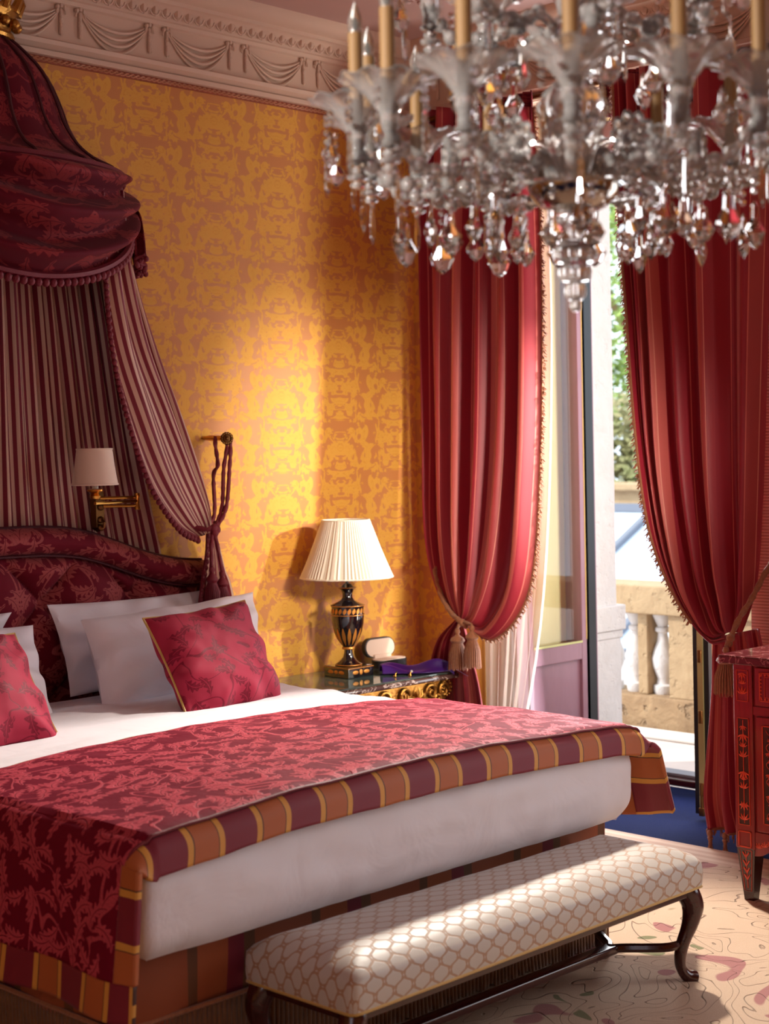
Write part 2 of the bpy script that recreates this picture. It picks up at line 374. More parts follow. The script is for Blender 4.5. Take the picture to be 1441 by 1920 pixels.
    def prism(s, poly, f0, f1):
        """closed outline [(a,b)] extruded between two maps f0(a,b), f1(a,b)->point"""
        n = len(poly); vs = [f0(*p) for p in poly]+[f1(*p) for p in poly]
        fs = [tuple(range(n)), tuple(reversed(range(n, 2*n)))]+[(i, i+n, (i+1) % n+n, (i+1) % n) for i in range(n)]
        return s.add(vs, fs, [(p[0], p[1]) for p in poly]*2)
    def build(s, name, mat, parent=None, smooth=True, solid=0.0, loc=None, sub=0, autosharp=True, merge=False):
        me = bpy.data.meshes.new(name)
        org = rootloc(parent) if parent is not None else (Vector(loc) if loc is not None else Vector((0, 0, 0)))
        me.from_pydata([(v[0]-org.x, v[1]-org.y, v[2]-org.z) for v in s.v], [], s.f)
        ul = me.uv_layers.new(name='UVMap')
        vi = [0]*len(me.loops); me.loops.foreach_get('vertex_index', vi)
        flat = []
        for i in vi: flat += [s.uv[i][0], s.uv[i][1]]
        ul.data.foreach_set('uv', flat)
        bm = bmesh.new(); bm.from_mesh(me)
        if merge: bmesh.ops.remove_doubles(bm, verts=bm.verts[:], dist=1e-5)
        bmesh.ops.recalc_face_normals(bm, faces=bm.faces[:])
        if smooth and autosharp:
            for e in bm.edges:
                if len(e.link_faces) == 2 and e.calc_face_angle(0) > .75: e.smooth = False
        for f in bm.faces: f.smooth = smooth
        bm.to_mesh(me); bm.free()
        me.materials.append(M[mat] if isinstance(mat, str) else mat)
        o = bpy.data.objects.new(name, me); COL.objects.link(o)
        if parent is not None: o.parent = parent
        else: o.location = org
        if solid:
            md = o.modifiers.new('solid', 'SOLIDIFY'); md.thickness = solid; md.offset = 0
        if sub:
            md = o.modifiers.new('sub', 'SUBSURF'); md.levels = sub; md.render_levels = sub
        return o
def thing(name, loc, label, cat, group=None):
    o = bpy.data.objects.new(name, None); COL.objects.link(o); o.location = loc; o.empty_display_size = .05
    o['label'] = label; o['category'] = cat
    if group: o['group'] = group
    return o
def struct(o, label=None):
    o['kind'] = 'structure'
    return o
def tag(o, label, cat, group=None, kind=None):
    o['label'] = label; o['category'] = cat
    if group: o['group'] = group
    if kind: o['kind'] = kind
    return o
def cat(pts, t):
    """Catmull-Rom through pts at t in 0..1"""
    n = len(pts)-1; x = min(max(t, 0), 1)*n; i = min(int(x), n-1); f = x-i
    p1, p2 = pts[i], pts[i+1]; p0 = pts[i-1] if i else [2*a-b for a, b in zip(p1, p2)]; p3 = pts[i+2] if i+2 <= n else [2*b-a for a, b in zip(p1, p2)]
    return Vector([.5*(2*b+(c-a)*f+(2*a-5*b+4*c-d)*f*f+(3*b-a-3*c+d)*f**3) for a, b, c, d in zip(p0, p1, p2, p3)])
def lerp(a, b, t): return a+(b-a)*t
def sst(a, b, x):
    t = min(max((x-a)/(b-a), 0), 1); return t*t*(3-2*t)
def interp(tab, x):
    for (a, p), (b, q) in zip(tab, tab[1:]):
        if x <= b: return p+(q-p)*max(0, (x-a))/(b-a)
    return tab[-1][1]
def nz(*a): return noise.noise(Vector(a if len(a) == 3 else (*a, 0)))
# ================================================================== THE ROOM
YA, XB, ZC = 5.3, 5.65, 3.53
def slab(name, a, b, mat, uvw=None, parent=None):
    mb = MB().box(a, b)
    return struct(mb.build(name, mat, parent, smooth=False))
slab('floor', (-1.7, -2.4, -.1), (6.34, 5.4, 0), 'carpet')
slab('ceiling', (-1.7, -2.4, ZC), (6.5, 5.45, ZC+.1), 'ceiling')
# wall with headboard: mesh UV in metres so that the silk repeats true to size
def wallsheet(name, o, d, w, h, th, mat='wallpaper'):
    o = Vector(o); d = Vector(d); n = Vector((d.y, -d.x, 0))
    mb = MB()
    mb.grid(1, 1, lambda u, v: (o+d*(u*w)+Vector((0, 0, v*h)), (u*w+o.x+o.y, o.z+v*h)))
    mb.grid(1, 1, lambda u, v: (o-n*th+d*(u*w)+Vector((0, 0, v*h)), (u*w, v*h)))
    a = o; b = o-n*th
    for p, q in ((a, d*w), (a+Vector((0, 0, h)), d*w)):
        mb.add([p, p+q, p+q-n*th, p-n*th], [(0, 1, 2, 3)], [(0, 0)]*4)
    for p in (a, a+d*w):
        mb.add([p, p-n*th, p-n*th+Vector((0, 0, h)), p+Vector((0, 0, h))], [(0, 1, 2, 3)], [(0, 0)]*4)
    return struct(mb.build(name, mat, None, smooth=False))
wallsheet('wall_back', (-1.6, YA, 0), (1, 0, 0), 7.25, ZC, .12)
wallsheet('wall_right', (XB, YA, 0), (0, -1, 0), .33, ZC, .1)
wallsheet('wall_right_mid', (XB, 3.40, 0), (0, -1, 0), 1.7, ZC, .1)
wallsheet('wall_right_end', (XB, -.1, 0), (0, -1, 0), 2.3, ZC, .1)
wallsheet('wall_right_under', (XB, 1.7, 0), (0, -1, 0), 1.8, .25, .1)
wallsheet('wall_right_over', (XB, 1.7, 3.0), (0, -1, 0), 1.8, .53, .1)
wallsheet('wall_right_lintel', (XB, 4.97, 3.17), (0, -1, 0), 1.57, .36, .1, 'plaster')
wallsheet('wall_left', (-1.6, -2.3, 0), (0, 1, 0), 7.6, ZC, .1)
wallsheet('wall_front', (XB, -2.3, 0), (-1, 0, 0), 7.25, ZC, .1)
# window bay
slab('wall_bay_left', (XB+.1, 4.97, 0), (6.46, 5.12, 3.3), 'reveal')
slab('wall_bay_right', (XB+.1, 2.78, 0), (6.46, 2.9, 3.3), 'reveal')
slab('ceiling_bay', (XB+.1, 2.78, 3.2), (6.46, 5.1, 3.3), 'reveal')
# cornice profile swept along both walls
PROF = [(0, 3.175), (.028, 3.175), (.028, 3.195), (.012, 3.2), (.045, 3.215), (.05, 3.232), (.022, 3.243), (.020, 3.25), (.020, 3.382), (.035, 3.388), (.04, 3.402),
        (.055, 3.405), (.06, 3.412), (.085, 3.44), (.10, 3.452), (.115, 3.455), (.118, 3.47), (.15, 3.48), (.17, 3.505), (.175, 3.53), (0, 3.53)]
def cornice(name, p0, p1, inward):
    mb = MB(); p0, p1, n = Vector(p0), Vector(p1), Vector(inward); ax = (p1-p0)
    mb.grid(1, len(PROF)-1, lambda u, v: (p0+ax*u+n*PROF[round(v*(len(PROF)-1))][0]+Vector((0, 0, PROF[round(v*(len(PROF)-1))][1])), (u, v)))
    return struct(mb.build(name, 'plaster', None, smooth=True))
cornA = cornice('trim_1', (-1.6, YA, 0), (XB, YA, 0), (0, -1, 0))
cornB = cornice('trim_2', (XB, YA, 0), (XB, -2.3, 0), (-1, 0, 0))
# egg and dart enrichment: along each cornice
def eggs(parent, o, d, n, w, name='egg_and_dart'):
    mb = MB(); o, d, n = Vector(o), Vector(d), Vector(n); k = int(w/.058)
    for i in range(k):
        c = o+d*(i+.5)*.058+n*.078+Vector((0, 0, 3.432))
        vs = []
        mb.ball(c, .018, 6, 4, (1, 1, 1.15))
        for s in (-1, 1):
            pts = [c+d*(s*.024*cos(a))+Vector((0, 0, -.024*sin(a)))+n*(-.003+.014*(1-sin(a))*.3) for a in (0, .5, 1.0, 1.5)]
            mb.tube(pts, .004, 4)
        mb.tube([c+d*.029+Vector((0, 0, .016)), c+d*.029+Vector((0, 0, -.022))], lambda t: .005*(1-t*.8), 4)
    return mb.build(name, 'plaster', parent)
eggs(cornA, (2.4, YA, 0), (1, 0, 0), (0, -1, 0), 3.1)
eggs(cornB, (XB, 5.12, 0), (0, -1, 0), (-1, 0, 0), 2.2)
# plaster festoons in the frieze
def festoon():
    """one repeat, origin at the middle between a pair of drops; runs +x for .43 m; frieze faces -y"""
    mb = MB(); W = .43
    for k in range(4):
        pts = []
        for i in range(17):
            t = i/16; x = .05+t*(W-.10); sag = (.085+.02*k)*(1-(2*t-1)**2)**1.0*.62
            pts.append((x, -.004-.004*sin(pi*t), 3.372-.004*k-sag-.012*k*sin(pi*t)))
        mb.tube(pts, lambda t, k=k: .0025+.0055*sin(pi*min(max(t, .02), .98)), 6)
    for s in (-.045, .045):
        mb.tube([(s-.0, -.006, 3.368), (s, -.006, 3.268)], lambda t: .006+.003*sin(t*20), 6)
        for z, r in ((3.345, .010), (3.322, .013), (3.30, .010), (3.285, .012), (3.268, .007)): mb.ball((s, -.008, z), r, 6, 4, (.8, .6, 1.2))
        for dx in (-.016, 0, .016):
            mb.ball((s+dx, -.008, 3.374+(0 if dx else .006)), .010, 6, 4)
        for dx in (-.020, .020): mb.tube([(s+dx*.5, -.008, 3.374), (s+dx, -.010, 3.362), (s+dx*1.1, -.008, 3.348)], .004, 5)
    return mb
x0 = at(131, 60, Y=YA-.02).x
proto = festoon().build('plaster_festoon', 'plaster', cornA)
n0 = -int((x0-2.5)/.432)
proto.location = (x0+n0*.432, YA-.02, 0)
for i in range(n0+1, 9):
    if x0+i*.432 > XB-.35: break
    c = proto.copy(); COL.objects.link(c); c.location = (x0+i*.432, YA-.02, 0)
for i in range(5):
    c = proto.copy(); COL.objects.link(c); c.parent = cornB; c.rotation_euler = (0, 0, -pi/2); c.location = (XB-.02, YA-.25-i*.432, 0)
# gilt-red braid under the cornice
def braid(name, o, d, n, w):
    mb = MB(); o, d, n = Vector(o), Vector(d), Vector(n)
    k = int(w/.012)
    for ph in (0, pi):
        pts = [o+d*(i*.012)+n*(.005+.003*cos(i*1.4+ph))+Vector((0, 0, 3.163+.006*sin(i*1.4+ph))) for i in range(k)]
        mb.tube(pts, .0042, 4)
    return mb
bA = braid('b', (2.9, YA, 0), (1, 0, 0), (0, -1, 0), 2.75); bd = bA.build('trim_3', M['braid'], None) if 'braid' in M else None
if bd is None:
    M['braid'] = weave('old_rose_gold_braid', L(196, 128, 88), .5, 260, .5); bd = bA.build('trim_3', 'braid', None)
struct(bd)
flat = MB().box((2.5, YA-.005, 3.150), (XB, YA, 3.176)).build('trim_4', M['braidbase'] if 'braidbase' in M else plain('terracotta_tape', L(150, 76, 52), .7), None, smooth=False); struct(flat)
# ceiling mouldings: a narrow rope moulding framing the ceiling, an oval rosette
def ceilmould():
    mb = MB()
    for (y, r) in ((YA-.62, .008), (YA-.66, .005), (YA-.585, .004)):
        mb.tube([(1.0+i*.02, y, ZC-.004-.003*(i % 2)) for i in range(int(((XB-.62)-1.0)/.02))], r, 5)
    for (x, r) in ((XB-.62, .008), (XB-.66, .005), (XB-.585, .004)):
        mb.tube([(x, -1+i*.02, ZC-.004-.003*(i % 2)) for i in range(int((YA-.62+1)/.02))], r, 5)
    for (rx_, ry_, r) in ((.62, .30, .008), (.56, .25, .005)):
        mb.tube([(4.55+rx_*cos(a*pi/40), 3.75+ry_*sin(a*pi/40), ZC-.004) for a in range(81)], r, 5)
    return mb
struct(ceilmould().build('trim_5', 'ceiling', None))
def arabesque():
    mb = MB()
    for s in (-1, 1):
        for q in (-1, 1):
            pts = []
            for i in range(30):
                a = i/29*3.2*pi; r = .12*(1-i/31)
                pts.append((4.5+s*(.12+.1*i/29)+s*r*cos(a), 3.75+q*.11+q*r*sin(a)*.6, ZC-.006))
            mb.tube(pts, .005, 5)
    return mb
struct(arabesque().build('trim_6', plain('bronze_ceiling_arabesque', L(150, 104, 70), .6), None))

# ------------------------------------------------------------------ glazing at the outer side of the bay
XF = 6.40
fr = MB()
for y0, y1 in ((4.84, 4.97), (3.72, 3.80), (2.9, 2.98)): fr.box((XF-.03, y0, 0), (XF+.06, y1, 3.2), .006)
fr.box((XF-.03, 2.9, 3.05), (XF+.06, 4.97, 3.2), .006)
fr.box((XF-.03, 2.9, 0), (XF+.06, 3.8, .5), .006)
frame = struct(fr.build('window_1', 'doorwood', None, smooth=False))
seal = MB().box((XF-.05, 4.825, .03), (XF+.03, 4.846, 3.05)); seal.build('door_seal', 'black', frame, smooth=False)
MB().box((XF+.01, 2.98, .5), (XF+.02, 3.72, 3.05)).build('window_pane', 'pane', frame, smooth=False)
th = MB().box((XF-.05, 3.80, 0), (XF+.02, 4.84, .035), .006).box((XF+.02, 3.80, 0), (XF+.10, 4.84, .03))
thr = th.build('door_threshold', 'mahogany', frame, smooth=False)
MB().box((XF-.0, 3.80, .035), (XF+.09, 4.84, .05), .004).build('drip_rail', 'greymetal', thr, smooth=False)
MB().box((XF-.035, 4.02, .035), (XF-.01, 4.16, .042), .002).build('strike_plate', 'white', thr, smooth=False)
def leaf(num, yf, yb, x0, x1, z0=.035, z1=3.03, name='door_1', wood='doorwood'):
    """door leaf standing perpendicular to the wall; face at yf"""
    mb = MB(); s = .095; ym, yt = min(yf, yb), max(yf, yb)
    gl0, gl1 = x0+.125, x1-.062
    mb.box((x0, ym, z0), (gl0, yt, z1), .004).box((gl1, ym, z0), (x1, yt, z1), .004)
    mb.box((gl0, ym, z1-.1), (gl1, yt, z1), .004).box((gl0, ym, .565), (gl1, yt, .65), .004).box((gl0, ym, z0), (gl1, yt, z0+.11), .004)
    o = struct(mb.build(name, wood, None, smooth=False))
    MB().box((gl0, ym+.018, z0+.10), (gl1, yt-.018, .57)).build('door_panel', wood, o, smooth=False)
    MB().box((gl0-.003, (ym+yt)/2-.004, .645), (gl1+.003, (ym+yt)/2+.004, z1-.095)).build('glass_pane', 'pane', o, smooth=False)
    g = MB()
    for xx in (x0+.088, ): g.box((xx-.003, ym-.003, z0), (xx+.003, ym+.001, z1))
    g.build('astragal_groove', 'mahogany', o, smooth=False)
    b = MB().box((gl0, yf-.004 if yf < yb else yf, .648), (gl1, yf+.002, .658)); b.build('glazing_bead', 'chrome', o, smooth=False)
    return o
d1 = leaf(1, 4.825, 4.885, 5.81, 6.375)
MB().box((5.785, 4.835, .03), (5.812, 4.885, 3.03)).build('edge_seal', 'black', d1, smooth=False)
MB().box((6.373, 4.828, .03), (6.398, 4.868, 3.03)).build('hinge_seal', 'black', d1, smooth=False)
MB().box((6.345, 4.8232, .66), (6.352, 4.826, 2.93)).build('gilt_bead', 'goldpipe', d1, smooth=False)
d2 = leaf(2, 3.80, 3.86, 5.86, 6.38, name='door_2', wood='doorbrown')
MB().box((5.835, 3.790, .03), (5.862, 3.868, 3.03)).build('edge_seal', 'black', d2, smooth=False)
st = MB().box((5.828, 3.815, .05), (5.836, 3.843, 3.0))
st.build('lock_strip', 'chrome', d2, smooth=False)
hw = MB()
for z in (.11, .42, .68, .9): hw.box((5.822, 3.820, z), (5.829, 3.838, z+.055), .002)
hw.tube([(5.824, 3.829, .05), (5.824, 3.829, .16)], .006, 8); hw.box((5.818, 3.817, .025), (5.830, 3.841, .06), .003)
hw.build('bolt', 'brass_dark', d2)
# window further along the right wall, out of frame: frame and pane
w2 = MB()
for y0, y1 in ((-.1, -.04), (.77, .83), (1.64, 1.7)): w2.box((XB+.02, y0, .25), (XB+.08, y1, 3.0))
w2.box((XB+.02, -.1, .25), (XB+.08, 1.7, .31)).box((XB+.02, -.1, 2.94), (XB+.08, 1.7, 3.0)); w2o = struct(w2.build('window_2', 'doorwood', None, smooth=False))

# ================================================================== OUTSIDE
px1, px2 = at(1147, 632, Y=4.885).x, at(1173, 1130, Y=4.862).x
pier = MB()
pier.box((6.47, 4.885, -.12), (px1, 5.4, 3.5), .008)
pier.box((6.455, 4.862, .672), (px2, 5.42, .80), .008).box((6.462, 4.872, .63), (px2-.012, 5.41, .672), .01)
pier.box((6.465, 4.875, -.12), (px2-.03, 5.41, .63), .006)
pier.box((6.455, 4.855, -.12), (px2+.02, 5.42, .06), .01)
po = pier.build('wall_outer_pier', 'stone_white', None, smooth=False); struct(po)
slab('wall_outer', (6.47, 2.2, -.12), (6.78, 3.70, 3.5), 'stone_white')
slab('floor_balcony', (6.42, 1.5, -.2), (8.3, 8.5, -.085), 'paving')
slab('ground_terrace', (8.3, -4, -.6), (24, 22, -.5), 'paving')
BX = 7.8
def balustrade():
    t = thing('balustrade', (BX+.12, 5.4, -.085), 'weathered tan stone balustrade with white balusters around the balcony', 'balustrade')
    MB().box((BX-.03, 2.0, .62), (BX+.29, 8.4, .79), .015).build('handrail', 'stone_tan', t, smooth=False)
    MB().box((BX-.02, 2.0, -.085), (BX+.28, 8.4, .14), .012).build('plinth', 'stone_rough', t, smooth=False)
    yq = at(1253, 1230, X=BX).y
    MB().box((BX+.0, yq-1.1, .14), (BX+.25, yq, .62), .006).build('solid_panel', 'stone_tan', t, smooth=False)
    prof = [(.055, .14), (.06, .16), (.06, .19), (.04, .20), (.035, .23), (.062, .30), (.07, .35), (.055, .40), (.035, .45), (.028, .50), (.045, .51), (.045, .53), (.03, .54), (.05, .58), (.06, .60), (.06, .62)]
    proto = None
    for px in (1243, 1193, 1150, 1108, 1066, 1024):
        y = at(px, 1230, X=BX+.12).y
        if proto is None:
            proto = MB().lathe([(r, z) for r, z in prof], (BX+.12, y, 0), 20).build('baluster', 'stone_white', t); y0 = y
        else:
            c = proto.copy(); COL.objects.link(c); c.location = (0, y-y0, 0)
    yd = at(1221, 1230, X=BX+.12).y
    MB().box((BX+.03, yd-.035, .14), (BX+.23, yd+.035, .62), .01).build('dado_post', 'stone_tan', t, smooth=False)
    return t
balustrade()
pp = MB().tube([(BX-.12, 4.55, -.055), (BX-.12, 5.05, -.055), (BX-.12, 5.9, -.055)], .03, 12)
tag(pp.build('drain_pipe', 'white', None, loc=(BX-.12, 5.2, -.055)), 'white pipe lying along the foot of the stone balustrade', 'pipe')
def skylight():
    t = thing('glass_roof', (10.6, 7.2, -.5), 'pitched glazed skylight roof with grey bars beyond the balustrade', 'skylight')
    MB().add([(9.4, 4.5, .10), (9.4, 11, .10), (11.6, 11, 1.02), (11.6, 4.5, 1.02)], [(0, 1, 2, 3)]).add([(11.6, 4.5, 1.02), (11.6, 11, 1.02), (13.4, 11, .3), (13.4, 4.5, .3)], [(0, 1, 2, 3)]).build('glazing', 'skylight', t, smooth=False, solid=.02)
    bars = MB()
    for i in range(8):
        y = 4.6+i*.8; bars.tube([(9.4, y, .13), (11.6, y+.25, 1.06)], .035, 4)
    bars.tube([(11.6, 4.5, 1.06), (11.6, 11, 1.06)], .05, 4); bars.tube([(9.4, 4.5, .12), (9.4, 11, .12)], .05, 4)
    bars.build('glazing_bar', 'greymetal', t, smooth=False)
    MB().box((9.35, 4.4, -.5), (13.5, 11.1, .08)).build('kerb_wall', 'stone_white', t, smooth=False)
skylight()
gw = MB().box((14.2, 2, -.5), (14.5, 20, 1.12)).box((14.1, 2, 1.12), (14.6, 20, 1.2), .02)
tag(gw.build('garden_wall', 'stone_tan', None, smooth=False, loc=(14.3, 10, -.5)), 'low cream garden wall in front of the shrubs', 'garden wall')
def shrub(name, c, r, n, mat, label, group, trunk):
    t = thing(name, (c[0], c[1], -.5), label, 'tree', group)
    mb = MB(); rnd = random.Random(n)
    for i in range(n):
        d = Vector((rnd.gauss(0, 1), rnd.gauss(0, 1), rnd.gauss(0, 1))).normalized()
        q = (.55+.45*rnd.random()); p = Vector(c)+Vector((d.x*r[0], d.y*r[1], d.z*r[2]))*q*(1+.25*nz(d.x*2, d.y*2, d.z*2))
        a = Vector((rnd.uniform(-1, 1), rnd.uniform(-1, 1), rnd.uniform(-1, 1))).normalized(); b = a.orthogonal().normalized(); s = rnd.uniform(.05, .10)
        mb.add([p-a*s, p+b*s*.45, p+a*s, p-b*s*.45], [(0, 1, 2, 3)])
    mb.build('foliage', mat, t, smooth=False)
    tb = MB().tube([(c[0], c[1], -.5), (c[0]+.1, c[1], c[2]*.5), (c[0], c[1], c[2]+r[2]*.4)], lambda s: .12*(1-s*.6), 8)
    for k in range(5):
        a = k*1.3; tb.tube([(c[0]+.05, c[1], c[2]*.5), (c[0]+cos(a)*r[0]*.5, c[1]+sin(a)*r[1]*.5, c[2]+r[2]*.2)], .04, 6)
    tb.build('trunk', 'stone_rough', t)
q = at(1175, 640, X=17.5)
shrub('broadleaf_tree', (20.2, q.y+1.3, 3.9), (1.5, 2.8, 2.4), 15000, 'leaf1', 'light green leafy tree filling the gap above the garden wall', None, 1)
q = at(1185, 850, X=16)
shrub('flowering_shrub', (16.2, q.y-1.0, 1.3), (.9, 1.9, 1.3), 10000, 'leaf2', 'darker green shrub with brownish blossom behind the garden wall', None, 1)
shrub('round_shrub', (15.6, q.y+5, .9), (.5, 1.2, .9), 4000, 'leaf1', 'low bright green shrub at the far end of the garden wall', None, 1)

# ================================================================== LIGHT
def light(name, kind, loc, aim, energy, col, **kw):
    d = bpy.data.lights.new(name, kind); d.energy = energy; d.color = col
    for k, v in kw.items(): setattr(d, k, v)
    o = bpy.data.objects.new(name, d); COL.objects.link(o); o.location = loc
    o.rotation_euler = (Vector(aim)-Vector(loc)).to_track_quat('-Z', 'Y').to_euler(); return o
w = bpy.data.worlds.new('sky'); scn.world = w; w.use_nodes = True
bg = w.node_tree.nodes['Background']; bg.inputs[0].default_value = (.80, .90, 1, 1); bg.inputs[1].default_value = 2.6
light('sun', 'SUN', (4, 12, 10), (8.5, 7.5, 4.5), 3.4, (1, .95, .86), angle=.02)
light('low_sun_door', 'SPOT', (5.38, 4.13, 2.75), (3.35, 2.6, 1.0), 660, (1, .92, .80), spot_size=1.5, spot_blend=.45, shadow_soft_size=.07)
light('low_sun_bay', 'SPOT', (5.87, 3.2, 1.95), (4.90, 5.3, 1.30), 330, (1, .93, .80), spot_size=.95, spot_blend=1.0, shadow_soft_size=.05)
light('corner_fill_spot', 'SPOT', (4.3, 1.6, 2.0), (5.15, 5.3, 1.3), 520, (1, .90, .74), spot_size=.62, spot_blend=1.0, shadow_soft_size=.22)  # added soft spot inside the room, lifts the back wall's corner and left curtain
light('window_daylight', 'AREA', (XB+.12, .8, 1.65), (0, 1.2, .8), 34, (1, .92, .88), shape='RECTANGLE', size=1.7, size_y=2.6)
light('door_daylight', 'AREA', (5.98, 4.28, 1.6), (0, 3.2, .8), 62, (.93, .95, 1), shape='RECTANGLE', size=.9, size_y=2.9)
light('bay_daylight', 'AREA', (6.05, 2.95, 1.6), (6.05, 5, 1.6), 62, (1, .96, .9), shape='RECTANGLE', size=.5, size_y=2.6)
light('chandelier_fill_spot', 'SPOT', (-1.1, 2.7, 2.3), (2.12, 1.95, 2.2), 650, (1, .95, .88), spot_size=.42, spot_blend=.6, shadow_soft_size=.1)  # added spot brightening the chandelier's left side
light('left_fill_area', 'AREA', (-1.4, .6, 1.9), (3.4, 3.6, .6), 31, (.86, .84, 1), shape='RECTANGLE', size=2.4, size_y=2.2)  # added area fill in front of the windowless left wall
# ================================================================== BED
def curve_crest(x, cx=3.22):
    """height of the headboard's upper edge"""
    d = abs(x-cx)
    return interp([(0, 1.347), (.20, 1.346), (.36, 1.333), (.50, 1.295), (.66, 1.235), (.80, 1.195), (.92, 1.176), (1.05, 1.170)], d)
def crest_s(x):
    return sum(curve_crest(x+o) for o in (-.06, -.03, 0, .03, .06))/5
bed = thing('bed', (3.22, 4.1, 0), 'wide bed with white bedding and a tufted crimson damask headboard', 'bed')
X0, X1, YF, YH, ZT = 2.245, 4.195, 2.995, 5.10, .70
def rrect(u, hx, hy, r):
    """point and outward normal on a rounded rectangle, u in 0..1 by arc length, starting mid right side"""
    a, b = hx-r, hy-r; q = pi*r/2; P = 4*(a+b)+4*q; d = (u % 1)*P
    segs = [('l', (hx, 0), (0, 1), b), ('c', (a, b), 0, q), ('l', (a, hy), (-1, 0), 2*a), ('c', (-a, b), pi/2, q), ('l', (-hx, b), (0, -1), 2*b), ('c', (-a, -b), pi, q), ('l', (-a, -hy), (1, 0), 2*a), ('c', (a, -b), 3*pi/2, q), ('l', (hx, -b), (0, 1), b)]
    for k, o, e, l in segs:
        if d <= l+1e-9:
            if k == 'l': return (o[0]+e[0]*d, o[1]+e[1]*d), (e[1], -e[0])
            t = e+d/r; return (o[0]+r*cos(t), o[1]+r*sin(t)), (cos(t), sin(t))
        d -= l
    return (hx, 0), (1, 0)
def mattress():
    mb = MB(); cx, cy, hx, hy = (X0+X1)/2, (YF+YH)/2, (X1-X0)/2, (YH-YF)/2
    def fn(u, v):
        (px, py), (nx, ny) = rrect(u, hx+.008, hy, .05)
        if v < .5:
            t = v/.5; z = .425+(ZT-.425)*t; ins = .055*(abs(2*t-1)**3.5)
            q = .016*nz(px*1.6, t*1.5, py*1.6)+.007*nz(px*5, t*5, py*5)-ins+.004*nz(px*16, t*3, 2)
            x, y = cx+px+nx*q, cy+py+ny*q
        else:
            t = (v-.5)/.5; k = 1-t; x, y = cx+(px-nx*.055)*k, cy+(py-ny*.055)*k
            z = ZT+.012*sst(0, .2, t)+.004*nz(x*3, y*6, 2)
        return Vector((x, y, z)), (x, y)
    mb.grid(320, 64, fn, closeu=True)
    return mb.build('mattress', 'linen', bed, merge=True)
mattress()
# turned-down sheet: a slightly raised fold of white linen over the upper half
def sheet():
    mb = MB()
    def fn(u, v):
        x = lerp(X0-.006, X1+.006, u); y = lerp(3.93, 4.98, v)
        e = abs(2*u-1); z = ZT+.014-.16*max(0, e-.965)/.035*.5
        z += .009*nz(x*2.2, y*5, 7)+.005*nz(x*6+y*3, y*16, 3)+.004*sin(y*21+x*2.5+2*nz(x, y, 1))*sst(.1, .6, v)
        return Vector((x, y, z)), (x, y)
    mb.grid(90, 70, fn)
    return mb.build('sheet', 'linen', bed)
sheet()
MB().box((2.30, 3.14, .02), (4.14, 5.1, .44), .02).build('bed_base', 'skirt', bed, smooth=False)
# valance skirt round the foot with a bullion fringe
def skirtfoot():
    mb = MB()
    path = [(2.262, 3.9), (2.262, 3.12), (4.185, 3.12), (4.185, 3.9)]
    L_ = [.78, 1.923, .78]; T = sum(L_)
    def fn(u, v):
        s = u*T
        for k, l in enumerate(L_):
            if s <= l or k == 2: break
            s -= l
        a, b = path[k], path[k+1]; t = min(s/l, 1); x, y = lerp(a[0], b[0], t), lerp(a[1], b[1], t)
        n = [(-1, 0), (0, -1), (1, 0)][k]; z = lerp(.44, .235, v)
        w = .006*sin(u*T*16)*(.3+v)+.012*nz(u*T*3, v, 2)*v
        return Vector((x+n[0]*w, y+n[1]*w, z)), (u*T, v*.2)
    mb.grid(240, 8, fn)
    o = mb.build('valance', 'skirt', bed, solid=.006)
    fb = MB()
    def ff(u, v):
        s = u*T
        for k, l in enumerate(L_):
            if s <= l or k == 2: break
            s -= l
        a, b = path[k], path[k+1]; t = min(s/l, 1); x, y = lerp(a[0], b[0], t), lerp(a[1], b[1], t)
        n = [(-1, 0), (0, -1), (1, 0)][k]
        zb = .018+.014*nz(u*T*30, 0, 3)
        z = lerp(.25, zb, v); w = .006*abs(sin(u*T*pi/.016))+.006+.01*nz(u*T*5, v*1.5, 5)*v
        return Vector((x+n[0]*w, y+n[1]*w, z)), (u*T, v*.2)
    fb.grid(1400, 5, ff)
    f = fb.build('bullion_fringe', 'fringe', bed, solid=.004); f['kind'] = 'stuff'
    MB().tube([(2.25, 3.9, .25), (2.25, 3.11, .25), (4.2, 3.11, .25), (4.2, 3.9, .25)], .007, 6).build('fringe_heading', 'goldcord', bed)
skirtfoot()
# headboard ------------------------------------------------------
hb = MB()
def hbfront(x, z):
    a = (x-3.22)/.205; b = (z-.86)/.20
    t = abs(sin(pi*(a+b)/2))*abs(sin(pi*(a-b)/2))
    zin = crest_s(x)-.105
    m = sst(0, .07, zin-z)*sst(0, .09, 4.06-x)*sst(0, .09, x-2.38)
    puff = (t**.36)*.095*m + .030*(1-m)*sst(0, .04, min(zin-z+.01, 4.2-x, x-2.24))
    return 5.215-puff-.015-.004*nz(x*14, z*14, 3)
def hbfn(u, v):
    x = lerp(2.24, 4.20, u); z = lerp(.50, crest_s(x)-.098, v)
    return Vector((x, hbfront(x, z), z)), (x, z)
hb.grid(230, 90, hbfn)
hbo = hb.build('headboard', 'headboard_damask', bed)
for i in range(-8, 9):
    for j in range(-2, 4):
        if (i+j) % 2: continue
        x = 3.22+i*.205; z = .86+j*.20
        if 2.42 < x < 4.02 and z < crest_s(x)-.17: MB().ball((x, hbfront(x, z)-.004, z), .015, 10, 6, (1, .6, 1)).build('button', 'headboard_damask', hbo)
roll = MB()
def rollfn(u, v):
    x = lerp(2.235, 4.225, u); zo = crest_s(x); a = pi*v
    w = .052; zc = zo-w
    dz = (crest_s(x+.02)-crest_s(x-.02))/.04; n = Vector((-dz, 0, 1)).normalized()
    c = Vector((x, 5.20, zc)); 
    return c+n*(cos(a)*w)+Vector((0, -sin(a)*.085, 0)), (x, v*.16)
roll.grid(160, 16, rollfn); roll.build('border_roll', 'headboard_damask', bed)
pipe = MB()
